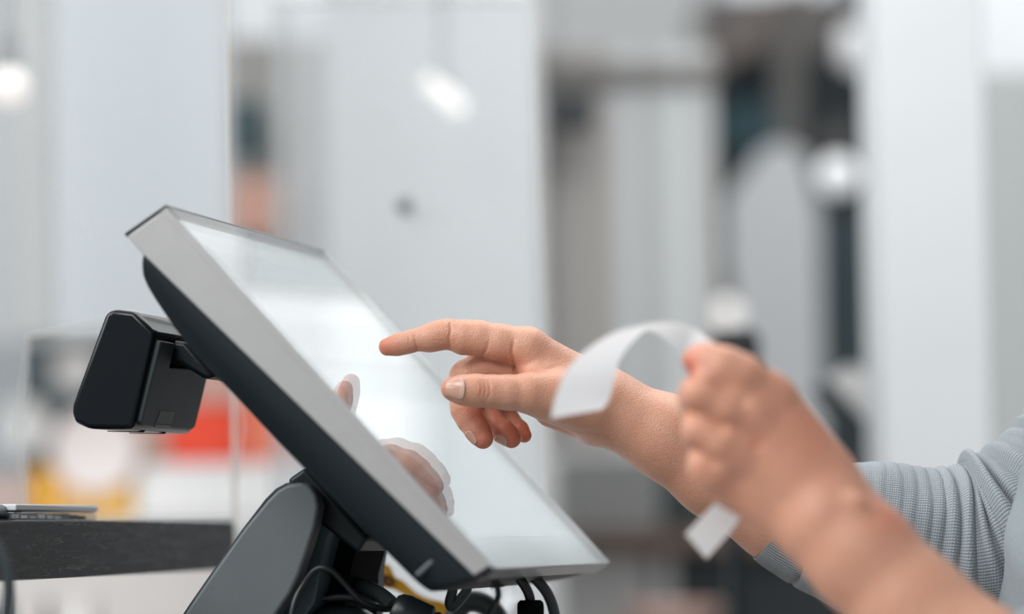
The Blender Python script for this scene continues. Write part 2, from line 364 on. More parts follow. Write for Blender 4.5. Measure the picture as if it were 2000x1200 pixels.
def sticker(name, q, h, mt, th=.0003):
    pts = [back_ray(x, y, h) for x, y in q]; A = []; B = []
    for a_, t_ in pts:
        o = bt+(bb_-bt)*t_+nb*h; o2 = o+nb*th; A.append(scr(a_, *o)); B.append(scr(a_, *o2))
    return prism(name, A, B, mt, cd)
sticker('asset_sticker', [(313, 803), (341, 805), (334, 829), (304, 827)], HB, M_tape)
sticker('tape_strip', [(303, 829.5), (333, 831.5), (331, 838), (301, 836)], HB, M_blkgloss)
ext('top_cap', P_([(236, 605.5), (262, 609), (301, 648), (296, 650), (258, 614)], .088), .096, .200, mat('top_sheen_grey', (.20, .20, .195), .35, .2), cd, .0008, 2)  # light grey strip paints the sheen on the chamfered black top
for q in (.118, .160):
    ext('vent_groove', P_([(178, 839.5), (236, 840.5), (250, 838), (246, 842), (178, 841)], .088), q, q+.004, M_void, cd)
# bracket between housing and customer display
ext('display_bracket', P_([(318, 662), (362, 668), (420, 735), (400, 742), (352, 712), (290, 700)], .126), .126, .168, M_blk, term, .003, 3)
# stand
base_c = (lambda p: p)(scr(.17, .25, -.15)); base_c[2] = CT
st = empty('tmp', T0, None, None); bpy.data.objects.remove(st)
arm_px = [(300, 1290), (372, 1180), (424, 1105), (476, 1032), (520, 978), (540, 958), (560, 947), (585, 943), (602, 949), (616, 966), (621, 990), (614, 1030), (598, 1080), (582, 1125), (566, 1160), (540, 1198), (486, 1290)]
stand = ext('stand_arm', P_(arm_px, .095), .096, .112, M_arm, term, .0022, 3, ang=50)
ext('arm_edge_trim', P_([(x-2 if x < 585 else x+2, y-3 if y < 1000 else y) for x, y in arm_px], .112), .112, .122, M_blk, stand, .001, 2)
ext('hinge_block', P_([(590, 985), (622, 994), (664, 1002), (668, 1010), (657, 1036), (650, 1040), (642, 1060), (630, 1110), (616, 1180), (560, 1260), (520, 1260), (560, 1160)], .125), .122, .150, M_teal, term, .002, 3)
ext('hinge_gap_shade', P_([(560, 960), (600, 942), (650, 930), (742, 1048), (716, 1056), (692, 1140), (680, 1270), (540, 1270), (600, 1000)], .17), .150, .226, M_void, term, .002, 2)  # near-black block painted as the shade in the gap between stand plates
ext('far_stand_plate', P_([(708, 1040), (734, 1066), (728, 1148), (724, 1270), (676, 1270), (688, 1136)], .226), .226, .232, M_galv, term, .0008, 2)
ext('far_edge_flange', P_([(731, 1060), (742, 1076), (736, 1110), (731, 1270), (724, 1270)], .226), .230, .246, M_blk, term, .0008, 2)
# hinge knuckle up to the housing
ext('hinge_mount', P_([(604, 940), (640, 915), (760, 1050), (740, 1080), (700, 1050), (640, 1000)], .17), .118, .236, M_blk, term, .003, 3)
# base hub
hc = px(640, 1215, 2.17)
hb = lathe('base_hub', [(.030, -.06), (.034, -.03), (.034, -.012), (.030, -.003), (.020, .004), (.004, .007)], px(655, 1203, 2.16), mat('hub_black', (.02, .028, .032), .28), term, 48)
fb = px(560, 1290, 2.17); 
box('base_plate', (fb[0]-.12, fb[1]-.11, CT), (fb[0]+.16, fb[1]+.13, CT+.016), M_blk, term, .005)
box('base_column', (fb[0]-.07, fb[1]-.055, CT+.012), (fb[0]+.06, fb[1]+.06, px(0, 1250, 2.17)[2]), M_blk, term, .006)
# ------------------------------------------------------------------ cables
def cable(name, pts, r, m_, label, cat='cable'):
    o = tube(name, [px(*p) for p in pts], r, m_, res=4, n=14); return tag(o, label, cat)
c1 = tube('power_cable', [px(*p) for p in [(560, 1290, 2.10), (572, 1190, 2.105), (592, 1142, 2.11), (618, 1112, 2.11), (645, 1114, 2.11), (672, 1140, 2.115), (705, 1174, 2.12), (745, 1190, 2.13), (775, 1188, 2.14)]], .0020, M_cable, res=4, n=14)
tag(c1, 'thin black cable arching over the stand beside the dark grey arm', 'cable')
e_plug = empty('cable_plug', px(790, 1196, 2.12), 'fat black plug with ridged grip at the bottom below the screen housing', 'plug')
ax = px(900, 1240, 2.12)-px(772, 1180, 2.12); ax /= np.linalg.norm(ax)
lathe('plug_body', [(.0085, 0), (.0115, .003), (.0125, .008), (.0125, .024), (.0105, .026)], px(766, 1188, 2.12), M_cable, e_plug, 32, ax)
for k in range(5):
    lathe('grip_ring', [(.0098, .027+k*.0042), (.0104, .028+k*.0042), (.0104, .0295+k*.0042), (.0098, .0305+k*.0042)], px(766, 1188, 2.12), M_blk, e_plug, 32, ax)
lathe('strain_relief', [(.0094, .026), (.0092, .046), (.006, .07)], px(766, 1188, 2.12), M_cable, e_plug, 24, ax)
cable('thick_cable', [(628, 1230, 2.2), (622, 1165, 2.2), (650, 1144, 2.19), (700, 1144, 2.18), (740, 1160, 2.16), (770, 1184, 2.14)], .0050, M_cableg, 'thick grey cable with a soft sheen running behind the thin arched cable', 'cable')
cable('slim_cable', [(570, 1300, 2.15), (610, 1184, 2.15), (650, 1168, 2.15), (700, 1170, 2.15), (740, 1182, 2.15), (775, 1192, 2.14)], .0028, M_cable, 'flat black cable lying lowest, just above the round base hub', 'cable')
cable('looped_cable', [(880, 1120, 2.2), (884, 1150, 2.2), (878, 1178, 2.2), (884, 1186, 2.2), (900, 1170, 2.2), (912, 1150, 2.2), (908, 1120, 2.2)], .0034, M_cableg, 'short dark cable loop hanging from the underside of the housing corner', 'cable')
c4 = cable('curved_cable', [(968, 1128, 2.06), (972, 1150, 2.06), (973, 1165, 2.06), (966, 1182, 2.06), (950, 1204, 2.07), (925, 1260, 2.08), (900, 1400, 2.1), (860, 1538, 2.1)], .0019, M_cable, 'thin black cable with a collar curving down left under the screen corner', 'cable')
cab_col = tube('cable_collar', [px(958, 1148, 2.058), px(985, 1143, 2.058)], .0009, M_cable, c4, n=8)
tube('plug_neck', [px(968, 1126, 2.06), px(970, 1142, 2.06)], .0030, M_cable, c4, n=12)
c5 = cable('ferrite_cable', [(1012, 1128, 2.14), (1024, 1144, 2.14), (1033, 1162, 2.14), (1036, 1184, 2.14), (1036, 1260, 2.14), (1030, 1400, 2.14), (1000, 1505, 2.14), (920, 1526, 2.14)], .0032, M_cable, 'black cable entering a fat cylinder at the bottom edge under the screen', 'cable')
lathe('ferrite_bead', [(.0066, 0), (.0082, -.0015), (.0086, -.004), (.0086, -.030), (.0075, -.033)], px(1036, 1173, 2.14), M_void, c5, 32)
cable('outer_cable', [(1036, 1124, 2.2), (1052, 1138, 2.2), (1070, 1162, 2.2), (1082, 1196, 2.2), (1092, 1260, 2.2), (1080, 1400, 2.2), (1030, 1490, 2.2), (940, 1512, 2.2)], .0036, M_cableg, 'grey cable curving down right, outermost one under the screen', 'cable')
cable('round_adapter', [(880, 1230, 2.3), (900, 1185, 2.3), (930, 1176, 2.3), (960, 1192, 2.3), (985, 1230, 2.3)], .0075, M_cableg, 'rounded dark adapter lead at the bottom between plug and thin cable', 'adapter')
# yellow tag with a printed ring
tg = empty('cable_tag', px(760, 1130, 2.35), 'yellow tag with a dark printed ring hanging behind the lower screen housing', 'tag')
prism('tag_strip', [px(x, y, 2.36) for x, y in [(748, 1102), (762, 1106), (772, 1128), (786, 1134), (812, 1158), (836, 1170), (880, 1180), (888, 1196), (880, 1225), (852, 1225), (846, 1196), (812, 1176), (770, 1152), (738, 1146), (729, 1130)]],
      [px(x, y, 2.375) for x, y in [(748, 1102), (762, 1106), (772, 1128), (786, 1134), (812, 1158), (836, 1170), (880, 1180), (888, 1196), (880, 1225), (852, 1225), (846, 1196), (812, 1176), (770, 1152), (738, 1146), (729, 1130)]], M_yel, tg)
tube('printed_ring', [px(756+9*math.cos(t), 1134+8*math.sin(t), 2.359) for t in np.linspace(0, 2*math.pi, 13)[:-1]], .0011, M_tagink, tg, cyc=True, n=6)
tube('tag_cord', [px(752, 1105, 2.36), px(742, 1080, 2.36), px(752, 1062, 2.33)], .0011, M_yel, tg, n=6)
# crumpled clear bag
bm = bmesh.new(); bmesh.ops.create_icosphere(bm, subdivisions=4, radius=1)
bc = px(968, 1196, 2.5)
for v_ in bm.verts:
    c = v_.co.normalized(); f = 1+.22*math.sin(9*c.x+4*c.z)+.18*math.sin(13*c.z+7*c.y)+.08*math.sin(25*c.x)
    v_.co = Vector((bc[0]+c.x*.024*f, bc[1]+c.y*.024*f, CT+.0005+max(0, (bc[2]+.007-CT)*(.5+.5*c.z*f))))
bag = link('plastic_bag', bm_me('plastic_bag', bm), mat('crinkled_plastic', (.62, .64, .66), .2), smooth=True)
tag(bag, 'crumpled whitish clear plastic bag on the counter under the screen corner', 'plastic bag')
bag.location.z += 0

# counter carrying the terminal
cn = empty('counter', (-.05, 2.3, 0), 'pale laminate service counter carrying the terminal and cables', 'counter')
box('worktop', (-.62, 1.70, CT-.03), (.24, 3.30, CT), mat('laminate', (.34, .31, .30), .35, 0, (5, .04)), cn, .003)
box('cabinet_body', (-.58, 1.78, .08), (.20, 3.26, CT-.03), mat('cabinet_white', (.62, .62, .61), .5), cn, .003)
box('plinth', (-.54, 1.84, 0), (.16, 3.2, .08), M_blk, cn)

# raised black wood shelf
def shelf():
    zl, zr = 2.05, 2.60
    fl0, fl1 = px(-150, 1016.5, 1.90), px(-150, 1148, 1.90)
    q0 = px(0, 1017, zl); q1 = px(0, 1137, zl); r0 = px(459, 1018, zr); r1 = px(459, 1110, zr)
    d = (r0-q0); d[2] = 0; L_ = np.linalg.norm(d); d /= L_
    side = np.array([-d[1], d[0], 0]); 
    zt = (q0[2]+r0[2])/2; th = .0375
    s0 = q0 - d*.35
    bm = bmesh.new(); uvl = bm.loops.layers.uv.new('UVMap')
    A = [s0, r0, r0+side*.30, s0+side*.30]
    zA = lambda p, k: (p[0], p[1], (q0[2] if k in (0, 3) else r0[2]))
    top = [np.array([p[0], p[1], (q0[2]+(q0[2]-r0[2])*.35/L_ if k in (0, 3) else r0[2])]) for k, p in enumerate(A)]
    bot = [t-np.array([0, 0, th]) for t in top]
    add_prism(bm, top, bot)
    bm.normal_update()
    for f in bm.faces:
        for l in f.loops:
            p = np.array(l.vert.co); 
            if abs(f.normal.z) > .7: l[uvl].uv = ((p-s0)@d, (p-s0)@side)
            else: l[uvl].uv = ((p-s0)@d, p[2]) if abs(f.normal.dot(Vector(side))) > .5 else ((p-s0)@side, p[2])
    o = link('shelf_board', bm_me('shelf_board', bm), M_wood); bev(o, .0012, 2)
    return o, s0, d, side, zt, r0
sh, s0, d_, side_, zt, r0_ = shelf()
she = empty('raised_shelf', (s0[0], s0[1], 0), 'black stained wooden shelf board with open grain behind the customer display', 'shelf')
sh.parent = she; sh.matrix_parent_inverse = Matrix.Translation(she.location).inverted()
pb = s0+side_*.06+d_*.03
prism('shelf_support', [pb, pb+d_*.06, pb+d_*.06+side_*.18, pb+side_*.18], [np.array([p[0], p[1], CT]) for p in (pb, pb+d_*.06, pb+d_*.06+side_*.18, pb+side_*.18)], M_blk, she)
for o in she.children:
    if o.name.startswith('shelf_support'):
        for v_ in o.data.vertices:
            if v_.co.z > CT+.02: v_.co.z = zt-.036
pb2 = s0+side_*.20+d_*.25
def on_shelf(x, back):                 # point of the shelf top seen near pixel column x, 'back' metres behind the front edge
    best = None
    for t in np.linspace(0, 1.2, 400):
        p = s0+d_*t+side_*back; q = p-CAM; X = (q@_R)/(q@_F)*FPX+1000
        if best is None or abs(X-x) < best[0]: best = (abs(X-x), p, t)
    p = best[1].copy(); f_ = (best[2])/1.0
    zl_ = sh.data.vertices[0].co.z; L2 = np.linalg.norm((r0_-s0)[:2]); p[2] = zl_+(r0_[2]-zl_)*best[2]/L2
    return p
# clear blister box and dark roll on the shelf
p0, p1 = on_shelf(32, .02), on_shelf(188, .02)
e = (p1-p0); L3 = np.linalg.norm(e); e /= L3; up = np.array([0, 0, 1.0])
bb = empty('clear_plastic_box', (p0+p1)/2, 'flat clear plastic box with silvery content lying on the black shelf', 'box')
hh = .0096
def cage(name, a, b, lo, hi, w0, w1, mt, par, bv=0):
    A = [p0+e*a+side_*w0+up*lo, p0+e*b+side_*w0+up*lo, p0+e*b+side_*w1+up*lo, p0+e*a+side_*w1+up*lo]
    return prism(name, A, [q+up*(hi-lo) for q in A], mt, par, bv)
cage('tray', 0, L3, .0002, .0062, 0, .045, M_clear, bb, .0012)
cage('lid', -.001, L3+.0008, .0064, hh+.0012, -.001, .046, mat('frosted_lid', (.60, .63, .64), .35), bb, .001)
for k in range(9):
    a = .004+k*(L3-.012)/9; cage('foil_packet', a, a+(L3-.012)/9*.8, .0010, .0052-.0008*(k % 3), .004, .040, mat('foil%d' % k, (.45+.2*(k % 2), .46+.2*(k % 2), .48+.2*(k % 2)), .25, .6) if k < 6 else M_dk, bb, .0008)
p0b = on_shelf(-40, .03); rl = tube('dark_roll', [on_shelf(-60, .03)+up*.0055, on_shelf(14, .03)+up*.0055, on_shelf(29, .03)+up*.0055], [.0052, .0052, .0048], mat('roll_navy', (.03, .05, .06), .3), res=1, n=20)
tag(rl, 'dark navy roll with shiny edge at the left end of the black shelf', 'roll')
# black hose hanging in front at the far left
hs = tube('black_hose', [px(*p) for p in [(-160, 1578, 1.93), (-120, 1500, 1.93), (-50, 1380, 1.93), (0, 1290, 1.93), (14, 1200, 1.93), (16, 1130, 1.93), (-4, 1070, 1.93), (-50, 1040, 1.93), (-130, 1080, 1.93), (-190, 1250, 1.93), (-230, 1578, 1.93)]], .0034, M_cableg, res=4, n=14)
tag(hs, 'blurred black hose loop in front of the shelf at the left edge', 'hose')

# ------------------------------------------------------------------ acrylic screens
def sheet(name, pts, hole, z_th, m_face, par=None):
    """sheet from an outer ring of 3D points, optional inner ring of the same length, given thickness vector"""
    bm = bmesh.new(); th = Vector([float(t) for t in z_th]); n = len(pts)
    V = lambda P: [bm.verts.new(Vector([float(t) for t in p])) for p in P]
    if hole is None:
        a = V(pts); b = [bm.verts.new(v.co+th) for v in a]; bm.faces.new(a); bm.faces.new(b[::-1])
        rings = [(a, b)]
    else:
        a = V(pts); b = [bm.verts.new(v.co+th) for v in a]; c = V(hole); d = [bm.verts.new(v.co+th) for v in c]
        for i in range(n):
            j = (i+1) % n; bm.faces.new((a[i], a[j], c[j], c[i])); bm.faces.new((b[j], b[i], d[i], d[j]))
        rings = [(a, b), (c, d)]
    for p, q in rings:
        for i in range(n):
            j = (i+1) % n; f = bm.faces.new((p[i], p[j], q[j], q[i])); f.material_index = 1
    return link(name, bm_me(name, bm), [m_face, M_acre], par)
zA = 2.58
rt = r0_[2]+.0005
def at_h(x, h, y_w):                    # point at world depth y_w, world height h, seen near pixel column x
    X = x
    for _ in range(20):
        p = px(X, 1000, y_w/_F[1]); t = y_w
        # direct: choose world x so that projection column is x
        break
    # solve world x
    lo, hi = -3.0, 3.0
    for _ in range(50):
        mid = (lo+hi)/2; q = np.array([mid, y_w, h])-CAM
        if (q@_R)/(q@_F)*FPX+1000 < x: lo = mid
        else: hi = mid
    return np.array([(lo+hi)/2, y_w, h])
yA = float(r0_[1])-.02
A_out = [at_h(-260, rt, yA), at_h(458, rt, yA), px(438.5, -60, yA/_F[1]), px(-260, -60, yA/_F[1])]
for q in A_out[2:]: q[1] = yA
A_hole = [px(55, 1008, yA), px(454, 1008, yA), px(448, 658, yA), px(55, 658, yA)]
A_hole = [np.array([q[0], yA, q[2]]) for q in A_hole]
ac = empty('acrylic_screen', (A_out[0]+A_out[1])/2, 'tall hazy acrylic screen with a square opening standing on the shelf end', 'screen')
sheet('acrylic_sheet', A_out, A_hole, (0, .004, 0), M_acr, ac)
# polished rim around the right edge
tube('right_rim', [A_out[1]+np.array([.001, 0, 0]), A_out[2]+np.array([.001, 0, 0])], .0013, M_acre, ac, res=1, n=8)
tube('opening_rim', [A_hole[0], A_hole[3], A_hole[2], A_hole[1]], .0007, M_acre, ac, res=1, n=6)
# second, larger screen behind the terminal
yB = 3.10
B0 = [at_h(564, CT, yB), at_h(1086, CT, yB), at_h(1046, 1.545, yB), at_h(566, 1.545, yB)]
ac2 = empty('acrylic_divider', (B0[0]+B0[1])/2, 'wide milky acrylic divider behind the terminal, its right edge in the picture middle', 'screen')
sheet('divider_sheet', B0, None, (0, .005, 0), M_acrB, ac2)
sheet('divider_return', [at_h(526, CT, yB-.01), at_h(564, CT, yB), at_h(566, 1.545, yB), at_h(528, 1.545, yB-.01)], None, (0, .004, 0), M_acr, ac2)
tube('divider_rim', [B0[1]+np.array([.001, 0, 0]), B0[2]+np.array([.001, 0, 0])], .0012, M_acre, ac2, res=1, n=8)
kb = px(790, 403, (yB-.002)/_F[1]); lathe('fixing_knob', [(.004, 0), (.0075, .001), (.0075, .005), (.003, .007)], kb, mat('knob_grey', (.12, .125, .13), .5), ac2, 24, (0, -1, 0))
for k, xx in enumerate((560, 1075)):
    b_ = at_h(xx, CT, yB); box('foot', (b_[0]-.02, yB-.03, CT), (b_[0]+.02, yB+.035, CT+.02), M_acre, ac2, .002)

# ------------------------------------------------------------------ implicit surfaces (for hands and body)
class Field:
    def __init__(s, xs, ys, zs):
        s.ax = [np.asarray(t, np.float32) for t in (xs, ys, zs)]
        s.F = np.full([len(t) for t in s.ax], 1e3, np.float32)
    def win(s, lo, hi):
        r = []
        for t, a, b in zip(s.ax, lo, hi):
            i = max(0, np.searchsorted(t, a)-1); j = min(len(t), np.searchsorted(t, b)+1); r.append((i, j))
        return r if all(j-i > 1 for i, j in r) else None
    def sub(s, w): return tuple(slice(i, j) for i, j in w)
    def grid(s, w): return np.meshgrid(*[t[i:j] for t, (i, j) in zip(s.ax, w)], indexing='ij', sparse=True)
def smin(a, b, k):
    h = np.maximum(k-np.abs(a-b), 0)/k
    return np.minimum(a, b)-h*h*k*.25
def cone(f, F, a, ra, b, rb, k, pad=None, zs=1.0):
    """rounded cone between a and b, smooth-unioned into F"""
    a = np.asarray(a, np.float32); b = np.asarray(b, np.float32); m_ = max(ra, rb)*max(1, zs)+k+8
    w = f.win(np.minimum(a, b)-m_, np.maximum(a, b)+m_)
    if w is None: return
    X, Y, Z = f.grid(w); d = b-a; dd = float(d@d)+1e-9
    t = np.clip(((X-a[0])*d[0]+(Y-a[1])*d[1]+(Z-a[2])*d[2])/dd, 0, 1)
    D = np.sqrt((X-a[0]-t*d[0])**2+(Y-a[1]-t*d[1])**2+((Z-a[2]-t*d[2])/zs)**2)-(ra+(rb-ra)*t)
    sl = f.sub(w); F[sl] = smin(F[sl], D, k)
def ell(f, F, c, r, k, sign=1):
    c = np.asarray(c, np.float32); r = np.asarray(r, np.float32); m_ = r.max()+k+8
    w = f.win(c-m_, c+m_)
    if w is None: return
    X, Y, Z = f.grid(w); q = np.sqrt(((X-c[0])/r[0])**2+((Y-c[1])/r[1])**2+((Z-c[2])/r[2])**2)
    D = (q-1)*r.min(); sl = f.sub(w)
    F[sl] = smin(F[sl], D, k) if sign > 0 else -smin(-F[sl], D, k)
def merge(F, G, k): 
    msk = G < 60; F[msk] = smin(F[msk], G[msk], k)
def crease(f, F, pts, w, d, zlo=-1e9, zhi=1e9):
    pts = np.asarray(pts, np.float32); m_ = 3*w
    ww = f.win((pts[:, 0].min()-m_, pts[:, 1].min()-m_, zlo), (pts[:, 0].max()+m_, pts[:, 1].max()+m_, zhi))
    if ww is None: return
    X, Y, Z = f.grid(ww); best = None; nseg = len(pts)-1
    for k, (p, q) in enumerate(zip(pts[:-1], pts[1:])):
        e_ = q-p; L_ = float(e_@e_)+1e-9; t = np.clip(((X-p[0])*e_[0]+(Y-p[1])*e_[1])/L_, 0, 1)
        D2 = (X-p[0]-t*e_[0])**2+(Y-p[1]-t*e_[1])**2; g = (k+t)/nseg                # fades towards both ends
        v = np.exp(-D2/(w*w))*np.clip(np.minimum(g, 1-g)*5+.25, 0, 1); best = v if best is None else np.maximum(best, v)
    F[f.sub(ww)] += (d*best).astype(np.float32)+0*Z
def nets(f, F):
    """surface nets -> verts in field coordinates, quads"""
    S = F < 0; nx, ny, nz = F.shape
    c = S[:-1, :-1, :-1].astype(np.int8)
    for i, j, k in [(0, 0, 1), (0, 1, 0), (0, 1, 1), (1, 0, 0), (1, 0, 1), (1, 1, 0), (1, 1, 1)]:
        c += S[i:nx-1+i, j:ny-1+j, k:nz-1+k]
    I, J, K = np.nonzero((c > 0) & (c < 8)); n = len(I)
    acc = np.zeros((n, 3), np.float32); cnt = np.zeros(n, np.float32)
    for ax_ in range(3):
        o1, o2 = [a for a in range(3) if a != ax_]
        for u_ in (0, 1):
            for w_ in (0, 1):
                o = [0, 0, 0]; o[o1] = u_; o[o2] = w_
                f0 = F[I+o[0], J+o[1], K+o[2]]; p = list(o); p[ax_] = 1
                f1 = F[I+p[0], J+p[1], K+p[2]]; mk = (f0 < 0) != (f1 < 0)
                t = np.where(mk, f0/np.where(mk, f0-f1, 1), 0)
                q = np.empty((n, 3), np.float32)
                q[:, ax_] = t; q[:, o1] = u_; q[:, o2] = w_
                acc += q*mk[:, None]; cnt += mk
    acc /= cnt[:, None]
    V = np.empty((n, 3), np.float32)
    for a, idx in enumerate((I, J, K)):
        t = f.ax[a]; V[:, a] = t[idx]+(t[idx+1]-t[idx])*acc[:, a]
    ID = np.full((nx-1, ny-1, nz-1), -1, np.int32); ID[I, J, K] = np.arange(n)
    Q = []
    for ax_ in range(3):
        o1, o2 = [a for a in range(3) if a != ax_]
        sl0 = [slice(1, -1)]*3; sl1 = [slice(1, -1)]*3; sl0[ax_] = slice(0, -1); sl1[ax_] = slice(1, None)
        A = S[tuple(sl0)]; B = S[tuple(sl1)]
        i = np.argwhere(A != B); off = np.array([1, 1, 1]); off[ax_] = 0; i = i+off
        inside = S[i[:, 0], i[:, 1], i[:, 2]]
        def at(d1, d2):
            j = i.copy(); j[:, o1] += d1; j[:, o2] += d2; return ID[j[:, 0], j[:, 1], j[:, 2]]
        q = np.stack([at(-1, -1), at(0, -1), at(0, 0), at(-1, 0)], 1)
        flip = inside if ax_ != 1 else ~inside
        q[~flip] = q[~flip][:, ::-1]
        Q.append(q)
    Q = np.concatenate(Q); Q = Q[(Q >= 0).all(1)]
    return V, Q
def mesh_from(name, V, Q, attr=None):
    me = bpy.data.meshes.new(name); me.vertices.add(len(V)); me.vertices.foreach_set('co', np.asarray(V, np.float32).ravel())
    me.loops.add(Q.size); me.loops.foreach_set('vertex_index', Q.astype(np.int32).ravel())
    me.polygons.add(len(Q)); me.polygons.foreach_set('loop_start', np.arange(0, Q.size, 4, dtype=np.int32))
    me.polygons.foreach_set('loop_total', np.full(len(Q), 4, np.int32))
    if attr is not None:
        a = me.attributes.new('redness', 'FLOAT', 'POINT'); a.data.foreach_set('value', attr.astype(np.float32))
    me.update(calc_edges=True); me.validate(); return me
def relax(V, Q, it=2, lam=.5):
    n = len(V)
    for _ in range(it):
        s = np.zeros_like(V); c = np.zeros(n, np.float32)
        for a in range(4):
            i = Q[:, a]; 
            for b in ((a+1) % 4, (a+3) % 4):
                j = Q[:, b]
                for d in range(3): s[:, d] += np.bincount(i, V[j, d], n)
                c += np.bincount(i, minlength=n)
        V = V+lam*(s/np.maximum(c, 1)[:, None]-V)
    return V
def axis_steps(segs):
    """[(start, step), ..., (end, None)] -> growing coordinates"""
    out = []
    for (a, st_), (b, _) in zip(segs[:-1], segs[1:]): out.append(np.arange(a, b, st_))
    return np.concatenate(out+[np.array([segs[-1][0]])])

# ------------------------------------------------------------------ right hand: pointing
ZR = 2.165
def hand_w(V, z0):                    # hand drawing units (pixels at depth z0) -> world
    V = np.asarray(V, float); z = z0+V[..., 2]*(z0/FPX)
    return c2w(np.stack([(V[..., 0]-1000)/FPX*z, (V[..., 1]-600)/FPX*z, z], -1))
def chain(f, pts, k, zs=1.0):
    G = np.full_like(f.F, 1e3)
    for (p, r), (q, s_) in zip(pts[:-1], pts[1:]): cone(f, G, p, r, q, s_, k, zs=zs)
    return G
# finger paths: (x, y, depth), radius
INDEX = [((757, 678, 2), 17.5), ((776, 674, 1), 20), ((795, 669.5, 0), 20.5), ((812, 664.5, 0), 20.5), ((838, 661, 0), 26), ((856, 656, 0), 27.5), ((874, 653.5, 0), 27), ((905, 659, 0), 33), ((935, 661, 0), 34), ((975, 670, 0), 36), ((1030, 680, 4), 40)]
THUMB = [((884, 760, -78), 23), ((903, 762, -78), 28.5), ((930, 763.5, -76), 31.5), ((962, 765, -72), 31.5), ((992, 767, -68), 33.5), ((1035, 768, -58), 38), ((1090, 776, -36), 50)]
MIDDLE = [((1000, 688, 55), 38), ((950, 712, 50), 34), ((912, 737, 44), 33), ((903, 762, 40), 29), ((908, 800, 30), 27), ((918, 820, 22), 25.5), ((933, 842, 10), 23.5), ((943, 857, 2), 20.5)]
RING = [((1012, 705, 112), 34), ((965, 735, 112), 31), ((948, 760, 106), 27), ((950, 800, 90), 24), ((960, 824, 74), 23), ((985, 845, 52), 22.5), ((999, 857, 44), 19)]
PINKY = [((1040, 745, 160), 28), ((1005, 765, 158), 24), ((985, 785, 150), 20), ((992, 812, 132), 19), ((1000, 826, 116), 18.5), ((1014, 840, 98), 18), ((1024, 851, 90), 14.5)]
f = Field(axis_steps([(726, 1.45), (1060, 2.0), (1230, 4.0), (1760, None)]), axis_steps([(612, 1.45), (890, 3.2), (1190, None)]), axis_steps([(-125, 1.9), (70, 3.0), (215, None)]))
F = f.F
# palm and back of the hand
palm = [((1030, 681, 4), 40, (1170, 772, 35), 52), ((1018, 686, 58), 38, (1175, 768, 66), 50), ((1033, 706, 112), 33, (1180, 778, 98), 46),
        ((1052, 746, 155), 27, (1185, 800, 124), 42), ((1036, 768, -58), 37, (1150, 792, -4), 50), ((1070, 770, -20), 50, (1150, 800, 30), 54),
        ((1078, 800, 118), 36, (1160, 826, 108), 42), ((1050, 730, 0), 36, (1120, 765, 0), 50), ((1150, 780, 40), 62, (1200, 800, 55), 66)]
for a, ra, b, rb in palm: cone(f, F, a, ra, b, rb, 26)
# forearm
fore = [((1190, 799, 45), 67), ((1300, 853, 60), 80), ((1400, 925, 75), 86), ((1520, 1008, 95), 88), ((1700, 1080, 130), 100)]
for (p, r), (q, s_) in zip(fore[:-1], fore[1:]): cone(f, F, p, r, q, s_, 22, zs=1.12)
cone(f, F, (1180, 796, 85), 62, (1290, 850, 100), 70, 22)
G = chain(f, INDEX, 9); merge(F, G, 14)
G = chain(f, THUMB, 9, 1.0); merge(F, G, 12)
G = chain(f, MIDDLE, 9); cone(f, G, (955, 716, 30), 26, (1000, 722, 30), 28, 14); merge(F, G, 5)
G = chain(f, RING, 9); merge(F, G, 4)
G = chain(f, PINKY, 8); merge(F, G, 4)
# knuckle joints, web and tendon forms
ell(f, F, (876, 634, 0), (16, 9, 16), 9)
ell(f, F, (1160, 850, 70), (30, 20, 40), 14)
# creases: folds of the finger joints and palm
for c_, w_, d_2 in [(([878, 626], [881, 645], [877, 662], [881, 684]), 2.4, 2.2), (([872, 624], [870, 632]), 2.6, 1.8), (([884, 625], [889, 632]), 2.4, 1.4),
                    (([809, 652], [812, 668], [816, 686]), 2.2, 1.5), (([798, 656], [800, 668]), 1.8, .8),
                    (([955, 666], [951, 682], [942, 696]), 3.0, 1.6), (([1003, 664], [1000, 690], [1005, 712], [1005, 736]), 3.6, 3.4),
                    (([958, 694], [975, 704], [990, 722], [1000, 730]), 1.7, 1.1), (([962, 704], [976, 716], [988, 732]), 1.6, 1.0), (([970, 690], [986, 700], [999, 712]), 1.6, .9),
                    (([845, 652], [868, 660]), 1.5, .5), (([846, 664], [870, 668]), 1.5, .5), (([1003, 733], [1060, 728], [1090, 716]), 6, 2.0)]:
    crease(f, F, c_, w_, d_2, -60, 25)
for c_, w_, d_2 in [(([952, 738], [957, 752], [957, 770], [950, 784]), 1.9, 1.3), (([938, 745], [941, 760], [937, 778]), 1.8, 1.0), (([946, 742], [949, 760], [945, 780]), 1.6, .8), (([932, 748], [931, 764]), 1.5, .6),
                    (([1056, 816], [1090, 830], [1130, 842], [1180, 848]), 3, 1.4), (([1185, 850], [1205, 868]), 4, 2.0)]:
    crease(f, F, c_, w_, d_2, -125, 60)
for t in range(16):                    # fine wrist lines
    x0 = 1085+t*6; crease(f, F, ([x0, 842+t*.6], [x0+16, 832+t*.6]), 1.4, .35, -125, 60)
V, Q = nets(f, F); V = relax(V, Q, 2, .4)
def redness(V, pts):
    r = np.zeros(len(V), np.float32)
    for c, rad, a in pts: r += a*np.exp(-(((V-np.array(c))**2).sum(1))/rad**2)
    return np.clip(r, 0, 1)
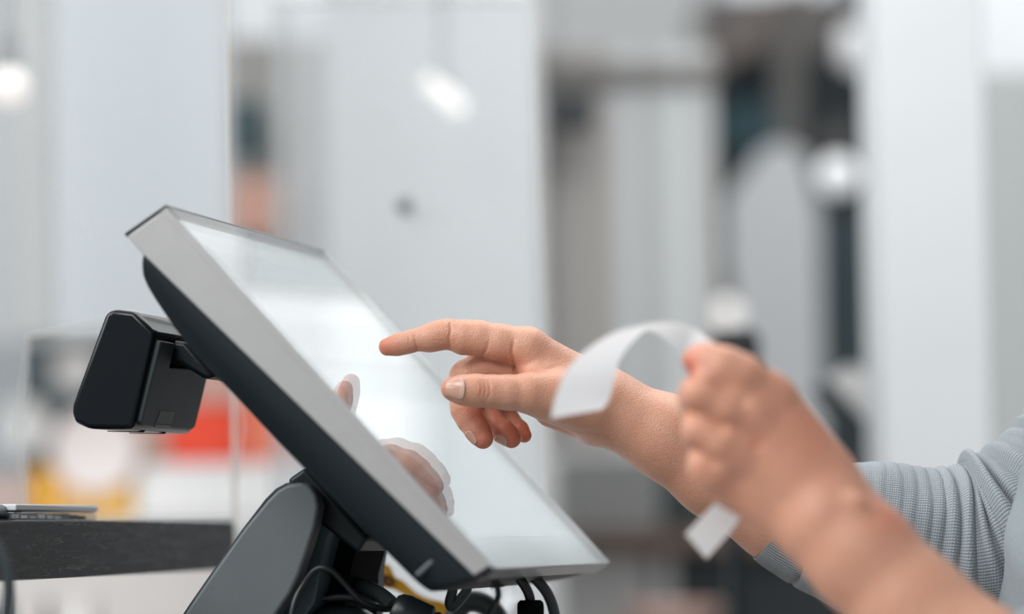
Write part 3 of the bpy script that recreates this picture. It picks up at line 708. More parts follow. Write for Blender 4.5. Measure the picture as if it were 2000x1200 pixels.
RED = [((745, 680, 0), 38, .8), ((815, 680, 0), 22, .45), ((878, 672, 0), 30, .5), ((950, 700, 0), 22, .4), ((1003, 700, -20), 16, .35), ((1012, 730, -35), 22, .25), ((868, 762, -78), 30, .5),
       ((945, 760, -100), 18, .3), ((947, 862, 0), 36, .85), ((930, 815, 10), 26, .5), ((1003, 860, 44), 34, .85), ((1026, 852, 90), 30, .7), ((910, 795, 0), 20, .3), ((1090, 745, -50), 60, .1), ((980, 800, 60), 60, .5)]
parts = [(hand_w(V, ZR), Q, redness(V, RED), 0)]
RF = f

# nails: thin curved plates set on the finger ends
NF = None
def nail(c, axis, outv, wid, ln, rad, z0, lift=0.6, rim=True, tipw=.75, free=0.0):
    """c centre of the plate on the finger axis, axis towards the tip, outv direction the plate faces (drawing units)"""
    c = np.array(c, float); ax_ = np.array(axis, float); ax_ /= np.linalg.norm(ax_)
    o = np.array(outv, float); o -= ax_*(o@ax_); o /= np.linalg.norm(o); s_ = np.cross(ax_, o)
    nu, nv = 21, 25; us = np.linspace(-1, 1, nu); vs = np.linspace(-1, 1, nv); P = np.zeros((nv, nu, 3)); R_ = np.zeros((nv, nu)); D_ = np.zeros((nv, nu, 3)); B_ = np.zeros((nv, nu, 3))
    for i, v_ in enumerate(vs):
        ww = (1-.30*max(0, -v_)**3)*(1-(1-tipw)*max(0, v_)**2.5)           # rounded at the root, slightly narrower at the tip
        for j, u_ in enumerate(us):
            th = u_*ww*wid/rad; a = v_*ln*(1-.16*u_*u_*(1 if v_ > 0 else .9))
            D_[i, j] = o*math.cos(th)+s_*math.sin(th); B_[i, j] = c+ax_*a; R_[i, j] = v_
    # march out from the finger axis to its surface, then fit a smooth quadratic
    rr_ = np.arange(6, rad*1.8, .35); best = np.full((nv, nu), np.nan)
    for r_ in rr_:
        q_ = B_+D_*r_; ii = [np.clip(np.searchsorted(NF.ax[d], q_[..., d]), 0, len(NF.ax[d])-1) for d in range(3)]
        out = NF.F[ii[0], ii[1], ii[2]] > 0; best = np.where(np.isnan(best) & out, r_, best)
    best = np.where(np.isnan(best), rad, best)
    Ug, Vg = np.meshgrid(us, vs); A_ = np.stack([np.ones_like(Ug), Ug, Vg, Ug*Ug, Vg*Vg, Ug*Vg], -1).reshape(-1, 6); w_ = np.sqrt(1.0*(np.abs(Vg) < .75)+.15).reshape(-1, 1)
    co = np.linalg.lstsq(A_*w_, (best.reshape(-1, 1))*w_, rcond=None)[0]; fit = (A_@co).reshape(nv, nu)
    fit = fit+lift-(np.abs(Ug) > .97)*.9*lift-(Vg < -.95)*1.1*lift-np.maximum(0, np.abs(Ug)-.6)*1.2+free*np.maximum(0, Vg)**2
    P = B_+D_*fit[..., None]
    idx = np.arange(nu*nv).reshape(nv, nu)
    top = P.reshape(-1, 3); bot = (P-(o*1.6)).reshape(-1, 3)
    Vn = np.concatenate([top, bot]); q = []
    for i in range(nv-1):
        for j in range(nu-1):
            q.append([idx[i, j], idx[i+1, j], idx[i+1, j+1], idx[i, j+1]]); N_ = nu*nv
            q.append([N_+idx[i, j+1], N_+idx[i+1, j+1], N_+idx[i+1, j], N_+idx[i, j]])
    B = list(idx[0, :])+list(idx[1:, -1])+list(idx[-1, -2::-1])+list(idx[-2:0:-1, 0]); N_ = nu*nv
    for i in range(len(B)): a, b = B[i], B[(i+1) % len(B)]; q.append([a, b, N_+b, N_+a])
    q = np.array(q); mi = np.ones(len(q), int)
    vv = R_.reshape(-1); 
    for n_, f4 in enumerate(q):
        t = vv[f4[0] % N_]
        if (t > .80 and rim) or (not rim and t < -.42): mi[n_] = 2
    return (hand_w(Vn, z0), q, np.zeros(len(Vn)), mi)
NF = RF
parts.append(nail((889, 760.5, -78), (-1, -.02, 0), (-.10, -.10, -1), 22, 19.5, 26.0, ZR, lift=1.1, rim=False, tipw=.86))
parts.append(nail((934, 849, 6), (.55, .83, -.15), (-.70, .42, -.60), 14, 15, 22.5, ZR, lift=1.0, free=1.0))
parts.append(nail((990, 853, 49), (.72, .66, -.2), (-.46, .58, -.68), 13, 14, 20.5, ZR, lift=1.0, free=1.0))
parts.append(nail((1020, 848, 93), (.66, .70, -.1), (-.30, .62, -.72), 10, 11, 16.0, ZR, lift=1.0, free=1.0))
del F, G, f, RF, NF

# ------------------------------------------------------------------ left hand: holding the receipt, nearer and out of focus
ZL = 1.85
f = Field(axis_steps([(1290, 3.2), (1720, 6), (2340, None)]), axis_steps([(640, 3.2), (1120, 6), (1640, None)]), axis_steps([(-190, 3.4), (210, None)]))
F = f.F
for a, ra, b, rb in [((1503, 772, 14), 46, (1612, 935, 22), 66), ((1480, 828, -6), 46, (1600, 970, 0), 66), ((1452, 892, -4), 44, (1585, 1000, 0), 62), ((1428, 950, 22), 42, (1570, 1030, 20), 58),
                     ((1560, 900, 40), 60, (1640, 1010, 30), 80), ((1480, 860, 60), 60, (1570, 960, 60), 66)]:
    cone(f, F, a, ra, b, rb, 34)
arm = [((1622, 1023, 10), 102), ((1683, 1086, 0), 106), ((1786, 1192, -20), 110), ((1920, 1310, -60), 122), ((2080, 1420, -100), 134), ((2250, 1480, -130), 140)]
for (p, r), (q, s_) in zip(arm[:-1], arm[1:]): cone(f, F, p, r, q, s_, 26)
fing = [
 [((1512, 782, 12), 46), ((1450, 738, -6), 41), ((1412, 718, -8), 37), ((1380, 705, 2), 29), ((1358, 703, 10), 25)],
 [((1485, 832, -4), 45), ((1425, 795, -20), 40), ((1372, 766, -20), 38), ((1362, 778, 24), 34), ((1400, 800, 66), 32)],
 [((1458, 895, -2), 43), ((1410, 865, -18), 38), ((1372, 838, -12), 36), ((1372, 850, 30), 32), ((1410, 870, 70), 30)],
 [((1432, 952, 22), 40), ((1402, 928, 4), 35), ((1382, 905, 6), 32), ((1385, 916, 44), 28), ((1420, 930, 80), 27)]]
for g in fing:
    G = chain(f, g, 26); merge(F, G, 16)
# thumb pressing the paper from behind
G = chain(f, [((1560, 880, 90), 50), ((1480, 790, 100), 36), ((1420, 735, 80), 31), ((1378, 715, 48), 26), ((1362, 706, 42), 22)], 12); merge(F, G, 10)
for c_, r_ in [((1470, 806, -38), 14), ((1436, 888, -36), 13), ((1376, 914, -18), 11), ((1672, 985, -72), 8)]:
    ell(f, F, c_, (r_*1.6, r_*1.6, r_), 26)
for c_, w_, d_2 in [(([1340, 735], [1395, 752], [1440, 780], [1462, 795]), 10, 7), (([1342, 806], [1385, 822], [1420, 842]), 10, 7), (([1350, 872], [1378, 892], [1402, 910]), 9, 6), (([1480, 866], [1486, 872]), 18, 2.5), (([1340, 722], [1362, 738]), 7, 3)]:
    crease(f, F, c_, w_, d_2, -190, 10)
V, Q = nets(f, F); V = relax(V, Q, 2, .4)
parts.append((hand_w(V, ZL), Q, redness(V, [((1345, 715, 0), 34, .8), ((1350, 735, 0), 30, .5), ((1480, 868, -30), 22, .5), ((1740, 1010, -60), 50, .45), ((1600, 850, 0), 90, .25), ((1460, 800, 0), 300, .12)]), 0))
del F, G, f

# ------------------------------------------------------------------ torso, head and clothes of the cashier (world units, cm grid)
def wpt(x, y, z): return px(x, y, z)
TC = px(2335, 700, 2.13); BX, BY = float(TC[0]), float(TC[1])       # body axis
person = empty('person', (BX, BY, 0), 'person in a grey knit sweater pointing at the screen while holding a paper receipt', 'person')
shR = np.array([BX+.01, BY+.155, 1.285]); shL = np.array([BX+.01, BY-.165, 1.285])
def wfield(lo, hi, st_): return Field(*[np.arange(a*100, b*100, st_) for a, b in zip(lo, hi)])
# head and neck
f = wfield((BX-.16, BY-.12, 1.22), (BX+.16, BY+.12, 1.66), .35); F = f.F; h = lambda x, y, z: ((BX+x)*100, (BY+y)*100, z*100)
cone(f, F, h(.04, 0, 1.25), 5.2, h(.0, 0, 1.42), 5.0, 2)
ell(f, F, h(.005, 0, 1.545), (9.3, 7.4, 9.5), 3); ell(f, F, h(-.03, 0, 1.475), (6.2, 5.6, 7.2), 4); cone(f, F, h(-.075, 0, 1.435), 2.2, h(-.02, 0, 1.44), 4, 3)
cone(f, F, h(-.088, 0, 1.535), .9, h(-.108, 0, 1.495), 1.3, 1.2)          # nose
for s_ in (-1, 1):
    ell(f, F, h(.005, s_*.075, 1.51), (1.7, .9, 3.0), .8); ell(f, F, h(-.080, s_*.031, 1.530), (1.5, 1.9, 1.1), .8, -1)
    ell(f, F, h(-.072, s_*.031, 1.530), (1.4, 1.3, 1.0), .3); ell(f, F, h(-.108, s_*.012, 1.489), (.9, .8, .6), .5)
    ell(f, F, h(-.086, s_*.032, 1.550), (1.4, 2.4, .8), 1)
ell(f, F, h(-.094, 0, 1.466), (.9, 2.3, .55), .5); ell(f, F, h(-.093, 0, 1.456), (.9, 2.0, .6), .5); crease(f, F, ([h(-.12, 0, 0)[0], h(0, -.03, 0)[1]], [h(-.12, 0, 0)[0], h(0, .03, 0)[1]]), .1, .0)
V, Q = nets(f, F); V = relax(V, Q, 1, .4)/100
parts.append((V, Q, redness(V, [((BX-.1, BY, 1.461), .02, .8), ((BX-.09, BY-.05, 1.49), .03, .3), ((BX-.09, BY+.05, 1.49), .03, .3)]), 0))
# join all skin islands (they meet inside the sweater) into the one body mesh
off = 0; VV, QQ, RR, MI = [], [], [], []
for V, Q, r_, mi in parts:
    VV.append(V); QQ.append(np.asarray(Q)+off); RR.append(r_); MI.append(np.full(len(Q), mi) if np.isscalar(mi) else mi); off += len(V)
me = mesh_from('body', np.concatenate(VV), np.concatenate(QQ), np.concatenate(RR))
body = link('body', me, [M_skin, M_nail, M_nailw], person, smooth=True)
mi_ = np.concatenate(MI).astype(np.int32)
if len(me.polygons) == len(mi_): me.polygons.foreach_set('material_index', mi_)
else: print('validate removed polygons', len(me.polygons), len(mi_))

# sweater body with left sleeve
f = wfield((BX-.24, BY-.42, .72), (BX+.26, BY+.33, 1.42), .6); F = f.F
cone(f, F, h(.01, 0, .84), 13, h(.01, 0, 1.05), 12.5, 5, zs=1.0); cone(f, F, h(.045, 0, 1.05), 10.5, h(.055, 0, 1.26), 9.0, 5)
for s_ in (-1, 1):
    cone(f, F, h(.01, s_*.07, .82), 11.5, h(.01, s_*.06, 1.02), 10.5, 5); cone(f, F, h(.01, s_*.06, 1.02), 10.5, h(.05, s_*.085, 1.22), 9.5, 5)
    cone(f, F, h(.02, s_*.02, 1.32), 5.2, h(.01, s_*.15, 1.275), 6.5, 5); ell(f, F, h(-.025, s_*.07, 1.15), (6, 6.5, 6.5), 4)
cone(f, F, h(.02, 0, 1.30), 6.8, h(.02, 0, 1.355), 6.6, 2)
eL = hand_w(np.array([2250, 1480, -130.]), ZL); dL = hand_w(np.array([2010, 1372, -80.]), ZL)
cone(f, F, shL*100, 7.2, eL*100, 6.0, 4); cone(f, F, eL*100, 5.8, dL*100, 5.0, 3)
X, Y, Z = f.grid([(0, len(t)) for t in f.ax]); F += (.35*np.sin(Z*.55+X*.22+np.sin(Y*.2)*2)+.25*np.sin(Z*.9-Y*.3)).astype(np.float32)
V, Q = nets(f, F); V = relax(V, Q, 1, .4)/100
sw = link('sweater', mesh_from('sweater', V, Q), M_knit2, person, smooth=True)
# collar
tube('collar', [(BX+.02+.066*math.cos(t), BY+.064*math.sin(t), 1.362-.01*math.cos(t)) for t in np.linspace(0, 2*math.pi, 17)[:-1]], .006, M_knit2, sw, cyc=True, n=10)

# right sleeve: swept tube with bunched folds
def sleeve():
    ctr = [((1516, 1006, 93), 92), ((1545, 1020, 98), 101), ((1600, 1037, 106), 120), ((1680, 1050, 118), 147), ((1760, 1066, 130), 152), ((1830, 1078, 142), 158), ((1905, 1082, 155), 170),
           ((1985, 1058, 168), 180), ((2070, 1005, 180), 184), ((2150, 925, 200), 186), ((2215, 800, 240), 186), ((2262, 600, 320), 186), ((2310, 330, 400), 180)]
    P = np.array([c for c, r in ctr], float); R0 = np.array([r for c, r in ctr], float)
    # fine resample
    Qp = []; Rr = []
    for i in range(len(P)-1):
        p0, p1, p2, p3 = P[max(0, i-1)], P[i], P[i+1], P[min(len(P)-1, i+2)]; r0, r1, r2, r3 = R0[max(0, i-1)], R0[i], R0[i+1], R0[min(len(P)-1, i+2)]
        nst = max(4, int(np.linalg.norm(p2-p1)/2.2))
        for k in range(nst):
            t = k/nst; cr = lambda a, b, c, d: .5*((2*b)+(-a+c)*t+(2*a-5*b+4*c-d)*t*t+(-a+3*b-3*c+d)*t**3)
            Qp.append(cr(p0, p1, p2, p3)); Rr.append(cr(r0, r1, r2, r3))
    Qp = np.array(Qp); Rr = np.array(Rr); M = len(Qp)
    T = np.gradient(Qp, axis=0); T /= np.linalg.norm(T, axis=1)[:, None]
    for _ in range(40): T[1:-1] = (T[:-2]+2*T[1:-1]+T[2:])/4
    T /= np.linalg.norm(T, axis=1)[:, None]
    S = np.concatenate([[0], np.cumsum(np.linalg.norm(np.diff(Qp, axis=0), axis=1))])
    n = 300; th = np.linspace(0, 2*math.pi, n, endpoint=False)   # theta 0 = up side, pi/2 towards the camera
    V = np.zeros((M, n, 3)); UV = np.zeros((M, n, 2))
    # folds: (arc position at the top, strength, width, drift per radian towards the camera side, end angle)
    folds = [(318, 9, 11, 6, 2.6), (346, 13, 10, 12, 2.7), (378, 8, 8, 18, 2.5), (392, -12, 9, 20, 2.4), (430, 34, 24, 26, 3.0), (478, 8, 26, 34, 2.4), (548, 14, 22, 40, 2.8), (610, 7, 14, 44, 2.4), (668, 12, 24, 40, 2.6), (760, 10, 30, 20, 2.5), (880, 10, 30, 0, 2.5),
             (150, 1, 9, 0, 2.6), (178, 1.4, 8, 2, 2.2), (206, 1.4, 7, 4, 2.6), (232, 2, 9, 5, 2.0), (262, 2.4, 8, 5, 2.6), (288, 3.4, 9, 6, 2.4)]
    for i in range(M):
        t_ = T[i]; cam_side = np.array([0, 0, -1.0]); cs = cam_side-t_*(cam_side@t_); cs /= np.linalg.norm(cs)
        upv = np.cross(t_, cs); upv = upv if upv[1] < 0 else -upv
        r = np.full(n, Rr[i]); s_ = S[i]
        for s0_, a_, w_, dr, en in folds:
            ang = np.where(th > math.pi, th-2*math.pi, th)       # -pi..pi, camera side positive
            env = np.exp(-((ang-.75)/(en*.50))**2)
            pos = s0_+dr*(ang-.2)*1.1+3*np.sin(ang*3+s0_)
            x = (s_-pos)/w_
            r = r+a_*env*(np.exp(-x*x)-.55*np.exp(-((x-1.25)/.55)**2))
        if s_ < 66: r = r*(1-.0*s_)+0
        r = r + 1.3*np.sin(th*5+s_*.03)+1.0*np.sin(th*9-s_*.05)
        if 60 < s_ < 80: r -= 5*math.exp(-((s_-70)/4)**2)
        for j in range(n):
            pass
        V[i] = Qp[i]+(np.cos(th)[:, None]*upv+np.sin(th)[:, None]*cs*1.05)*r[:, None]
        UV[i, :, 0] = th*.052; UV[i, :, 1] = s_*ZR/FPX
    return V, UV, S
V3, UV3, S3 = sleeve(); M3, n3 = V3.shape[:2]
Wv = hand_w(V3.reshape(-1, 3), ZR)
def tube_mesh(name, r0, r1, inner=False, mt=None, parent=None):
    idx = np.arange(M3*n3).reshape(M3, n3)[r0:r1]; m_ = idx.shape[0]
    a = idx[:-1]; b = idx[1:]; q = np.stack([a, b, np.roll(b, -1, 1), np.roll(a, -1, 1)], -1).reshape(-1, 4)
    base = idx[0, 0]; Vs = Wv[base:base+m_*n3]
    me = mesh_from(name, Vs, q-base)
    uv = me.uv_layers.new(name='UVMap'); UVf = UV3.reshape(-1, 2)[base:base+m_*n3].copy()
    lv = UVf[(q-base).ravel()].copy()
    wrap = (np.arange(len(q)) % n3) == n3-1
    lv = lv.reshape(-1, 4, 2); lv[wrap, 2:, 0] += 2*math.pi*.052
    uv.data.foreach_set('uv', lv.ravel().astype(np.float32))
    o = link(name, me, mt, parent, smooth=True)
    sm = o.modifiers.new('thick', 'SOLIDIFY'); sm.thickness = .0016; sm.offset = -1
    return o
kc = int(np.searchsorted(S3, 70))
slv = tube_mesh('sleeve', kc-1, M3, mt=M_knit, parent=sw)
cuff = tube_mesh('cuff', 0, kc, mt=M_rib, parent=sw)

# hair, trousers, shoes
f = wfield((BX-.16, BY-.14, 1.20), (BX+.20, BY+.14, 1.70), .5); F = f.F
ell(f, F, h(.018, 0, 1.555), (10.4, 8.8, 10.6), 2); cone(f, F, h(.06, 0, 1.52), 7.0, h(.085, 0, 1.36), 5.0, 3); cone(f, F, h(.085, 0, 1.36), 5.0, h(.095, 0, 1.25), 3.0, 3)
ell(f, F, h(-.095, 0, 1.49), (9, 6.9, 9.5), 1, -1)
V, Q = nets(f, F); link('hair', mesh_from('hair', relax(V, Q, 1, .4)/100, Q), mat('brown_hair', (.07, .04, .025), .45, 0, (80, .4), .4, 300), person, smooth=True)
f = wfield((BX-.24, BY-.25, .04), (BX+.26, BY+.25, .92), .9); F = f.F
for s_ in (-1, 1):
    cone(f, F, h(.01, s_*.075, .84), 12.5, h(.0, s_*.10, .48), 7.6, 4); cone(f, F, h(.0, s_*.10, .48), 7.6, h(.02, s_*.11, .10), 5.8, 2)
V, Q = nets(f, F); link('trousers', mesh_from('trousers', relax(V, Q, 1, .4)/100, Q), mat('dark_trousers', (.03, .035, .05), .85), person, smooth=True)
for s_ in (-1, 1):
    f = wfield((BX-.24, BY+s_*.11-.08, 0.0-.01), (BX+.14, BY+s_*.11+.08, .16), .5); F = f.F
    cone(f, F, h(.03, s_*.11, .048), 4.6, h(-.13, s_*.12, .038), 3.8, 3); cone(f, F, h(.02, s_*.11, .05), 4.6, h(.02, s_*.11, .11), 4.6, 2)
    X, Y, Z = f.grid([(0, len(t)) for t in f.ax]); F[...] = np.maximum(F, .1-Z)
    V, Q = nets(f, F); link('shoe', mesh_from('shoe', relax(V, Q, 1, .3)/100, Q), M_blk, person, smooth=True)

# ------------------------------------------------------------------ receipt
def ribbon(name, E1, E2, z1, z2, parent=None, mt=M_paper, seg=8):
    """strip between two edge paths given in pixels with depths"""
    def dens(P):
        P = np.array(P, float); out = []
        for i in range(len(P)-1):
            p0, p1, p2, p3 = P[max(0, i-1)], P[i], P[i+1], P[min(len(P)-1, i+2)]
            for k in range(seg):
                t = k/seg; out.append(.5*((2*p1)+(-p0+p2)*t+(2*p0-5*p1+4*p2-p3)*t*t+(-p0+3*p1-3*p2+p3)*t**3))
        out.append(P[-1]); return np.array(out)
    A = dens([(x, y, z) for (x, y), z in zip(E1, z1)]); B = dens([(x, y, z) for (x, y), z in zip(E2, z2)])
    A = np.array([px(*p) for p in A]); B = np.array([px(*p) for p in B]); nw = 6
    G = np.array([A*(1-t)+B*t for t in np.linspace(0, 1, nw)]).transpose(1, 0, 2); n = len(A)
    idx = np.arange(n*nw).reshape(n, nw); q = np.stack([idx[:-1, :-1], idx[1:, :-1], idx[1:, 1:], idx[:-1, 1:]], -1).reshape(-1, 4)
    return G.reshape(-1, 3), q
E1 = [(1076, 818), (1084, 778), (1108, 722), (1150, 680), (1200, 650), (1252, 636), (1300, 630), (1345, 638), (1392, 668), (1440, 720), (1470, 790), (1475, 850), (1460, 910), (1425, 960), (1390, 990), (1338, 1044)]
E2 = [(1176, 800), (1190, 780), (1202, 735), (1213, 700), (1236, 668), (1264, 646), (1296, 660), (1326, 684), (1352, 716), (1400, 770), (1440, 810), (1455, 870), (1455, 940), (1450, 1000), (1434, 1030), (1380, 1092)]
z1 = [1.900, 1.895, 1.89, 1.885, 1.880, 1.880, 1.882, 1.882, 1.878, 1.90, 1.905, 1.905, 1.905, 1.895, 1.885, 1.875]
z2 = [1.930, 1.930, 1.930, 1.928, 1.928, 1.930, 1.922, 1.910, 1.890, 1.90, 1.91, 1.91, 1.91, 1.90, 1.895, 1.885]
Vr, qr = ribbon('receipt', E1, E2, z1, z2)
rc_ = link('receipt', mesh_from('receipt', Vr, qr), M_paper, smooth=True)
tag(rc_, 'white paper receipt strip curling out of the nearer hand, blurred', 'receipt')

# ------------------------------------------------------------------ the shop behind
def ycam(y): return y/_F[1]
def ext_px(x0, y0, x1, y1, Y):
    """world extents of a box front seen between these pixels at world depth Y"""
    a = px(x0, (y0+y1)/2, ycam(Y)); b = px(x1, (y0+y1)/2, ycam(Y)); t = px((x0+x1)/2, y0, ycam(Y)); u_ = px((x0+x1)/2, y1, ycam(Y))
    return a[0], b[0], u_[2], t[2]
def bgbox(name, x0, y0, x1, y1, Y, dep, m_, parent=None, floor=False, ceil=False, bevel=.004):
    xa, xb, za, zb = ext_px(x0, y0, x1, y1, Y)
    if floor: za = 0.0
    if ceil: zb = 3.2
    return box(name, (xa, Y, za), (xb, Y+dep, zb), m_, parent, bevel)
def flat(name, c, r=.6, n=(3, .05)): return mat(name, c, r, 0, n)
# structure
tag(bgbox('trim_1', 1000, -400, 1400, 112, 8.0, .5, flat('soffit_paint', (.62, .63, .63)), ceil=True), kind='structure')
# sloping bulkhead over the passage
q = [(1380, 110), (1380, 150), (1500, 80), (1580, -10), (1580, -30), (1500, -10)]
o = prism('trim_2', [px(x, y, 6.0) for x, y in q], [px(x, y, 6.0)+np.array([0, .15, 0]) for x, y in q], flat('bulkhead_brown', (.20, .17, .155))); tag(o, kind='structure')
P1 = bgbox('pillar', 1722, 0, 1932, 1000, 3.35, .18, flat('pillar_white', (.68, .705, .72)), floor=True, ceil=True)
tag(P1, 'bright white square pillar to the right of the dark passage', 'pillar')
P2 = bgbox('partition_panel', 22, 0, 96, 652, 3.5, .04, flat('panel_slim_grey', (.36, .36, .345)), ceil=True)
tag(P2, 'slim grey hanging panel at the far left behind the customer display', 'panel')
tag(bgbox('partition_panel', 100, 0, 446, 652, 3.9, .05, flat('panel_offwhite', (.50, .535, .56)), floor=False, ceil=True), 'off white hanging partition panel behind the hazy acrylic screen', 'panel')
tag(bgbox('partition_panel', 640, 0, 1058, 1000, 4.2, .05, flat('panel_white', (.60, .62, .63)), floor=True, ceil=True), 'broad white partition panel seen through the milky divider', 'panel')
tag(bgbox('partition_panel', 1925, 135, 2160, 1000, 4.6, .05, flat('panel_grey', (.42, .44, .44)), floor=True), 'grey panel at the right edge behind the white pillar', 'panel')
wp = bgbox('wall_panel', 440, 70, 660, 1000, 5.2, .06, flat('taupe', (.33, .32, .305)), floor=True); tag(wp, 'taupe wall panel between the two acrylic screens', 'panel')
tag(bgbox('wall_poster', 446, 190, 512, 305, 5.1, .03, flat('poster_teal', (.03, .07, .08))), 'small dark teal poster on the taupe wall panel', 'poster')
tag(bgbox('wall_poster', 440, 345, 556, 462, 5.1, .03, flat('poster_salmon', (.58, .34, .27))), 'salmon pink poster low on the taupe wall panel', 'poster')
# vertical blinds between divider and passage
vb = [(1062, 1100, (.36, .35, .335)), (1102, 1150, (.50, .48, .46)), (1152, 1196, (.46, .435, .41)), (1198, 1250, (.60, .62, .63)), (1252, 1302, (.50, .515, .515)), (1304, 1352, (.62, .65, .66)), (1354, 1400, (.52, .525, .52))]
_a, _b, _c, _d = ext_px(1058, 118, 1404, 158, 4.58); br = empty('vertical_blind', ((_a+_b)/2, 4.6, _d), 'grey vertical blind of uneven slats left of the dark passage', 'blind'); box('head_rail', (_a, 4.58, _c), (_b, 4.62, _d), flat('rail_grey', (.22, .21, .20)), br)
for x_ in (_a+.02, _b-.02): tube('hanging_rod', [(x_, 4.6, _d-.002), (x_, 4.6, 3.2)], .003, M_alu, br, res=1, n=8)
desc = ['darkest grey', 'light taupe', 'beige grey', 'pale', 'mid grey', 'brightest', 'rightmost pale grey']
for k, (a, b, c) in enumerate(vb):
    xa, xb, za, zb = ext_px(a-2, 130, b+2, 1060, 4.6); bm = bmesh.new(); n_ = 9
    F0 = []; 
    ring = [(xa+(xb-xa)*i/(n_-1), 4.6-.008*math.sin(math.pi*i/(n_-1))) for i in range(n_)]; ring += [(x, y+.004) for x, y in ring[::-1]]
    add_prism(bm, [(x, y, px(1230, 884, ycam(4.6))[2]) for x, y in ring], [(x, y, zb+.03) for x, y in ring])
    o = link('slat', bm_me('slat', bm), flat('slat%d' % k, c), br, auto=40); o['label'] = desc[k]+' blind slat'
tag(bgbox('ceiling_speaker', 1066, 172, 1165, 245, 4.5, .06, flat('speaker_black', (.07, .075, .08)), bevel=.01), 'small dark loudspeaker mounted high in front of the darkest slats', 'speaker')
# dark passage
tag(bgbox('dark_cabinet', 1330, 105, 1850, 1000, 6.2, .5, flat('cabinet_dark', (.012, .020, .024), .5), floor=True), 'tall near black cabinet deep in the passage', 'cabinet')
tag(bgbox('cabinet_header', 1370, -20, 1850, 105, 6.3, .4, flat('header_brown', (.16, .145, .14))), 'brown grey header box above the near black cabinet', 'box')
bl = bgbox('hanging_banner', 1400, 190, 1530, 285, 6.185, .012, flat('banner_teal', (.045, .10, .12))); tag(bl, 'dark teal banner fixed to the front of the near black cabinet', 'banner')
tag(bgbox('post', 1516, -10, 1572, 300, 5.9, .04, flat('post_grey', (.12, .115, .11)), floor=True), 'thin brown grey post standing in the passage', 'post')
q = [(1424, 1000), (1424, 380), (1490, 290), (1530, 278), (1572, 300), (1600, 420), (1606, 1000)]
o = prism('display_stand', [px(x, y, 5.6) for x, y in q], [px(x, y, 5.6)+np.array([0, .12, 0]) for x, y in q], flat('stand_white', (.60, .62, .63))); 
for v_ in o.data.vertices:
    if v_.co.z < 1.2: v_.co.z = 0
tag(o, 'tall pale display stand with rounded top in the passage', 'display stand')
tag(bgbox('shelf_tower', 1606, 420, 1722, 1000, 5.8, .2, flat('tower_teal', (.035, .055, .065)), floor=True), 'dark blue grey shelf tower beside the pale display stand', 'shelf')
q = [(1590, 760), (1612, 742), (1800, 935), (1800, 1450), (1730, 1450), (1730, 960)]
o = prism('handrail', [px(x, y, 3.6) for x, y in q], [px(x, y, 3.6)+np.array([0, .05, 0]) for x, y in q], flat('rail_dark', (.02, .03, .034))); [setattr(v_.co, 'z', 0.0) for v_ in o.data.vertices if v_.co.z < .95]
tag(o, 'dark slanting handrail edge behind the forearm', 'handrail')
q = [(1618, 745), (1660, 712), (1700, 735), (1830, 930), (1830, 1450), (1802, 1450), (1802, 935)]
o = prism('tilted_panel', [px(x, y, 3.62) for x, y in q], [px(x, y, 3.62)+np.array([0, .05, 0]) for x, y in q], flat('tilt_grey', (.55, .54, .53))); [setattr(v_.co, 'z', 0.0) for v_ in o.data.vertices if v_.co.z < .95]
tag(o, 'light grey tilted panel running down beside the handrail', 'panel')
sp_ = bgbox('shelf_speaker', 1392, 640, 1486, 800, 3.3, .10, flat('black_box', (.008, .010, .012)), bevel=.012); tag(sp_, 'black box with rounded corner behind the knuckles of the nearer hand', 'speaker')
xa, xb, za, zb = ext_px(1420, 800, 1450, 1000, 3.34); tag(box('stand_pole', (xa, 3.34, 0), (xb, 3.37, za+.05+(zb-za)), M_blk), 'thin black pole carrying the black box', 'pole')
# lower middle: a wooden counter with cabinets
bc_ = empty('back_counter', (.3, 4.9, 0), 'brown topped counter with grey cabinets behind the forearm', 'counter')
xa, xb, za, zb = ext_px(1086, 1030, 1520, 1076, 4.8)
box('counter_top', (xa, 4.8, za), (xb+.05, 5.3, zb), flat('brown_top', (.17, .12, .095)), bc_)
xs_ = [1092, 1262, 1284, 1318, 1700]; cs_ = [(.42, .41, .40), (.16, .15, .15), (.44, .43, .42), (.018, .024, .027)]
for a, b, c in zip(xs_[:-1], xs_[1:], cs_):
    x0, x1, _, _ = ext_px(a, 1076, b, 1400, 4.83); box('cabinet_door', (x0, 4.83, .05), (x1, 4.86, za), flat('door_%d' % a, c), bc_, .003)
box('cabinet_body', (ext_px(1092, 0, 1, 1, 4.9)[0], 4.86, 0), (xb, 5.28, za), flat('carcass', (.3, .3, .3)), bc_)
tag(bgbox('storage_bin', 1086, 890, 1290, 1028, 4.95, .3, flat('bin_grey', (.33, .34, .33))), 'mid grey storage bin standing on the brown counter', 'bin')
tag(bgbox('storage_bin', 1294, 880, 1440, 1028, 4.95, .3, flat('bin_teal', (.045, .065, .070))), 'dark blue grey storage bin standing on the brown counter', 'bin')
bz = px(1315, 1196, 4.4); lathe_o = lathe('bowl', [(.02, 0), (.045, .01), (.062, .035), (.066, .055), (.060, .055), (.03, .01)], (bz[0], bz[1], bz[2]-.045), flat('bowl_pink', (.62, .42, .36))); tag(lathe_o, 'pinkish bowl low behind the cuff of the far sleeve', 'bowl')
tbl = bz[2]-.045; tb = empty('side_table', (bz[0], 4.4, 0), 'small dark side table under the pinkish bowl', 'table')
box('table_top', (bz[0]-.12, 4.28, tbl-.02), (bz[0]+.25, 4.55, tbl), M_blk, tb); box('table_leg', (bz[0]-.02, 4.38, 0), (bz[0]+.02, 4.42, tbl-.02), M_blk, tb)
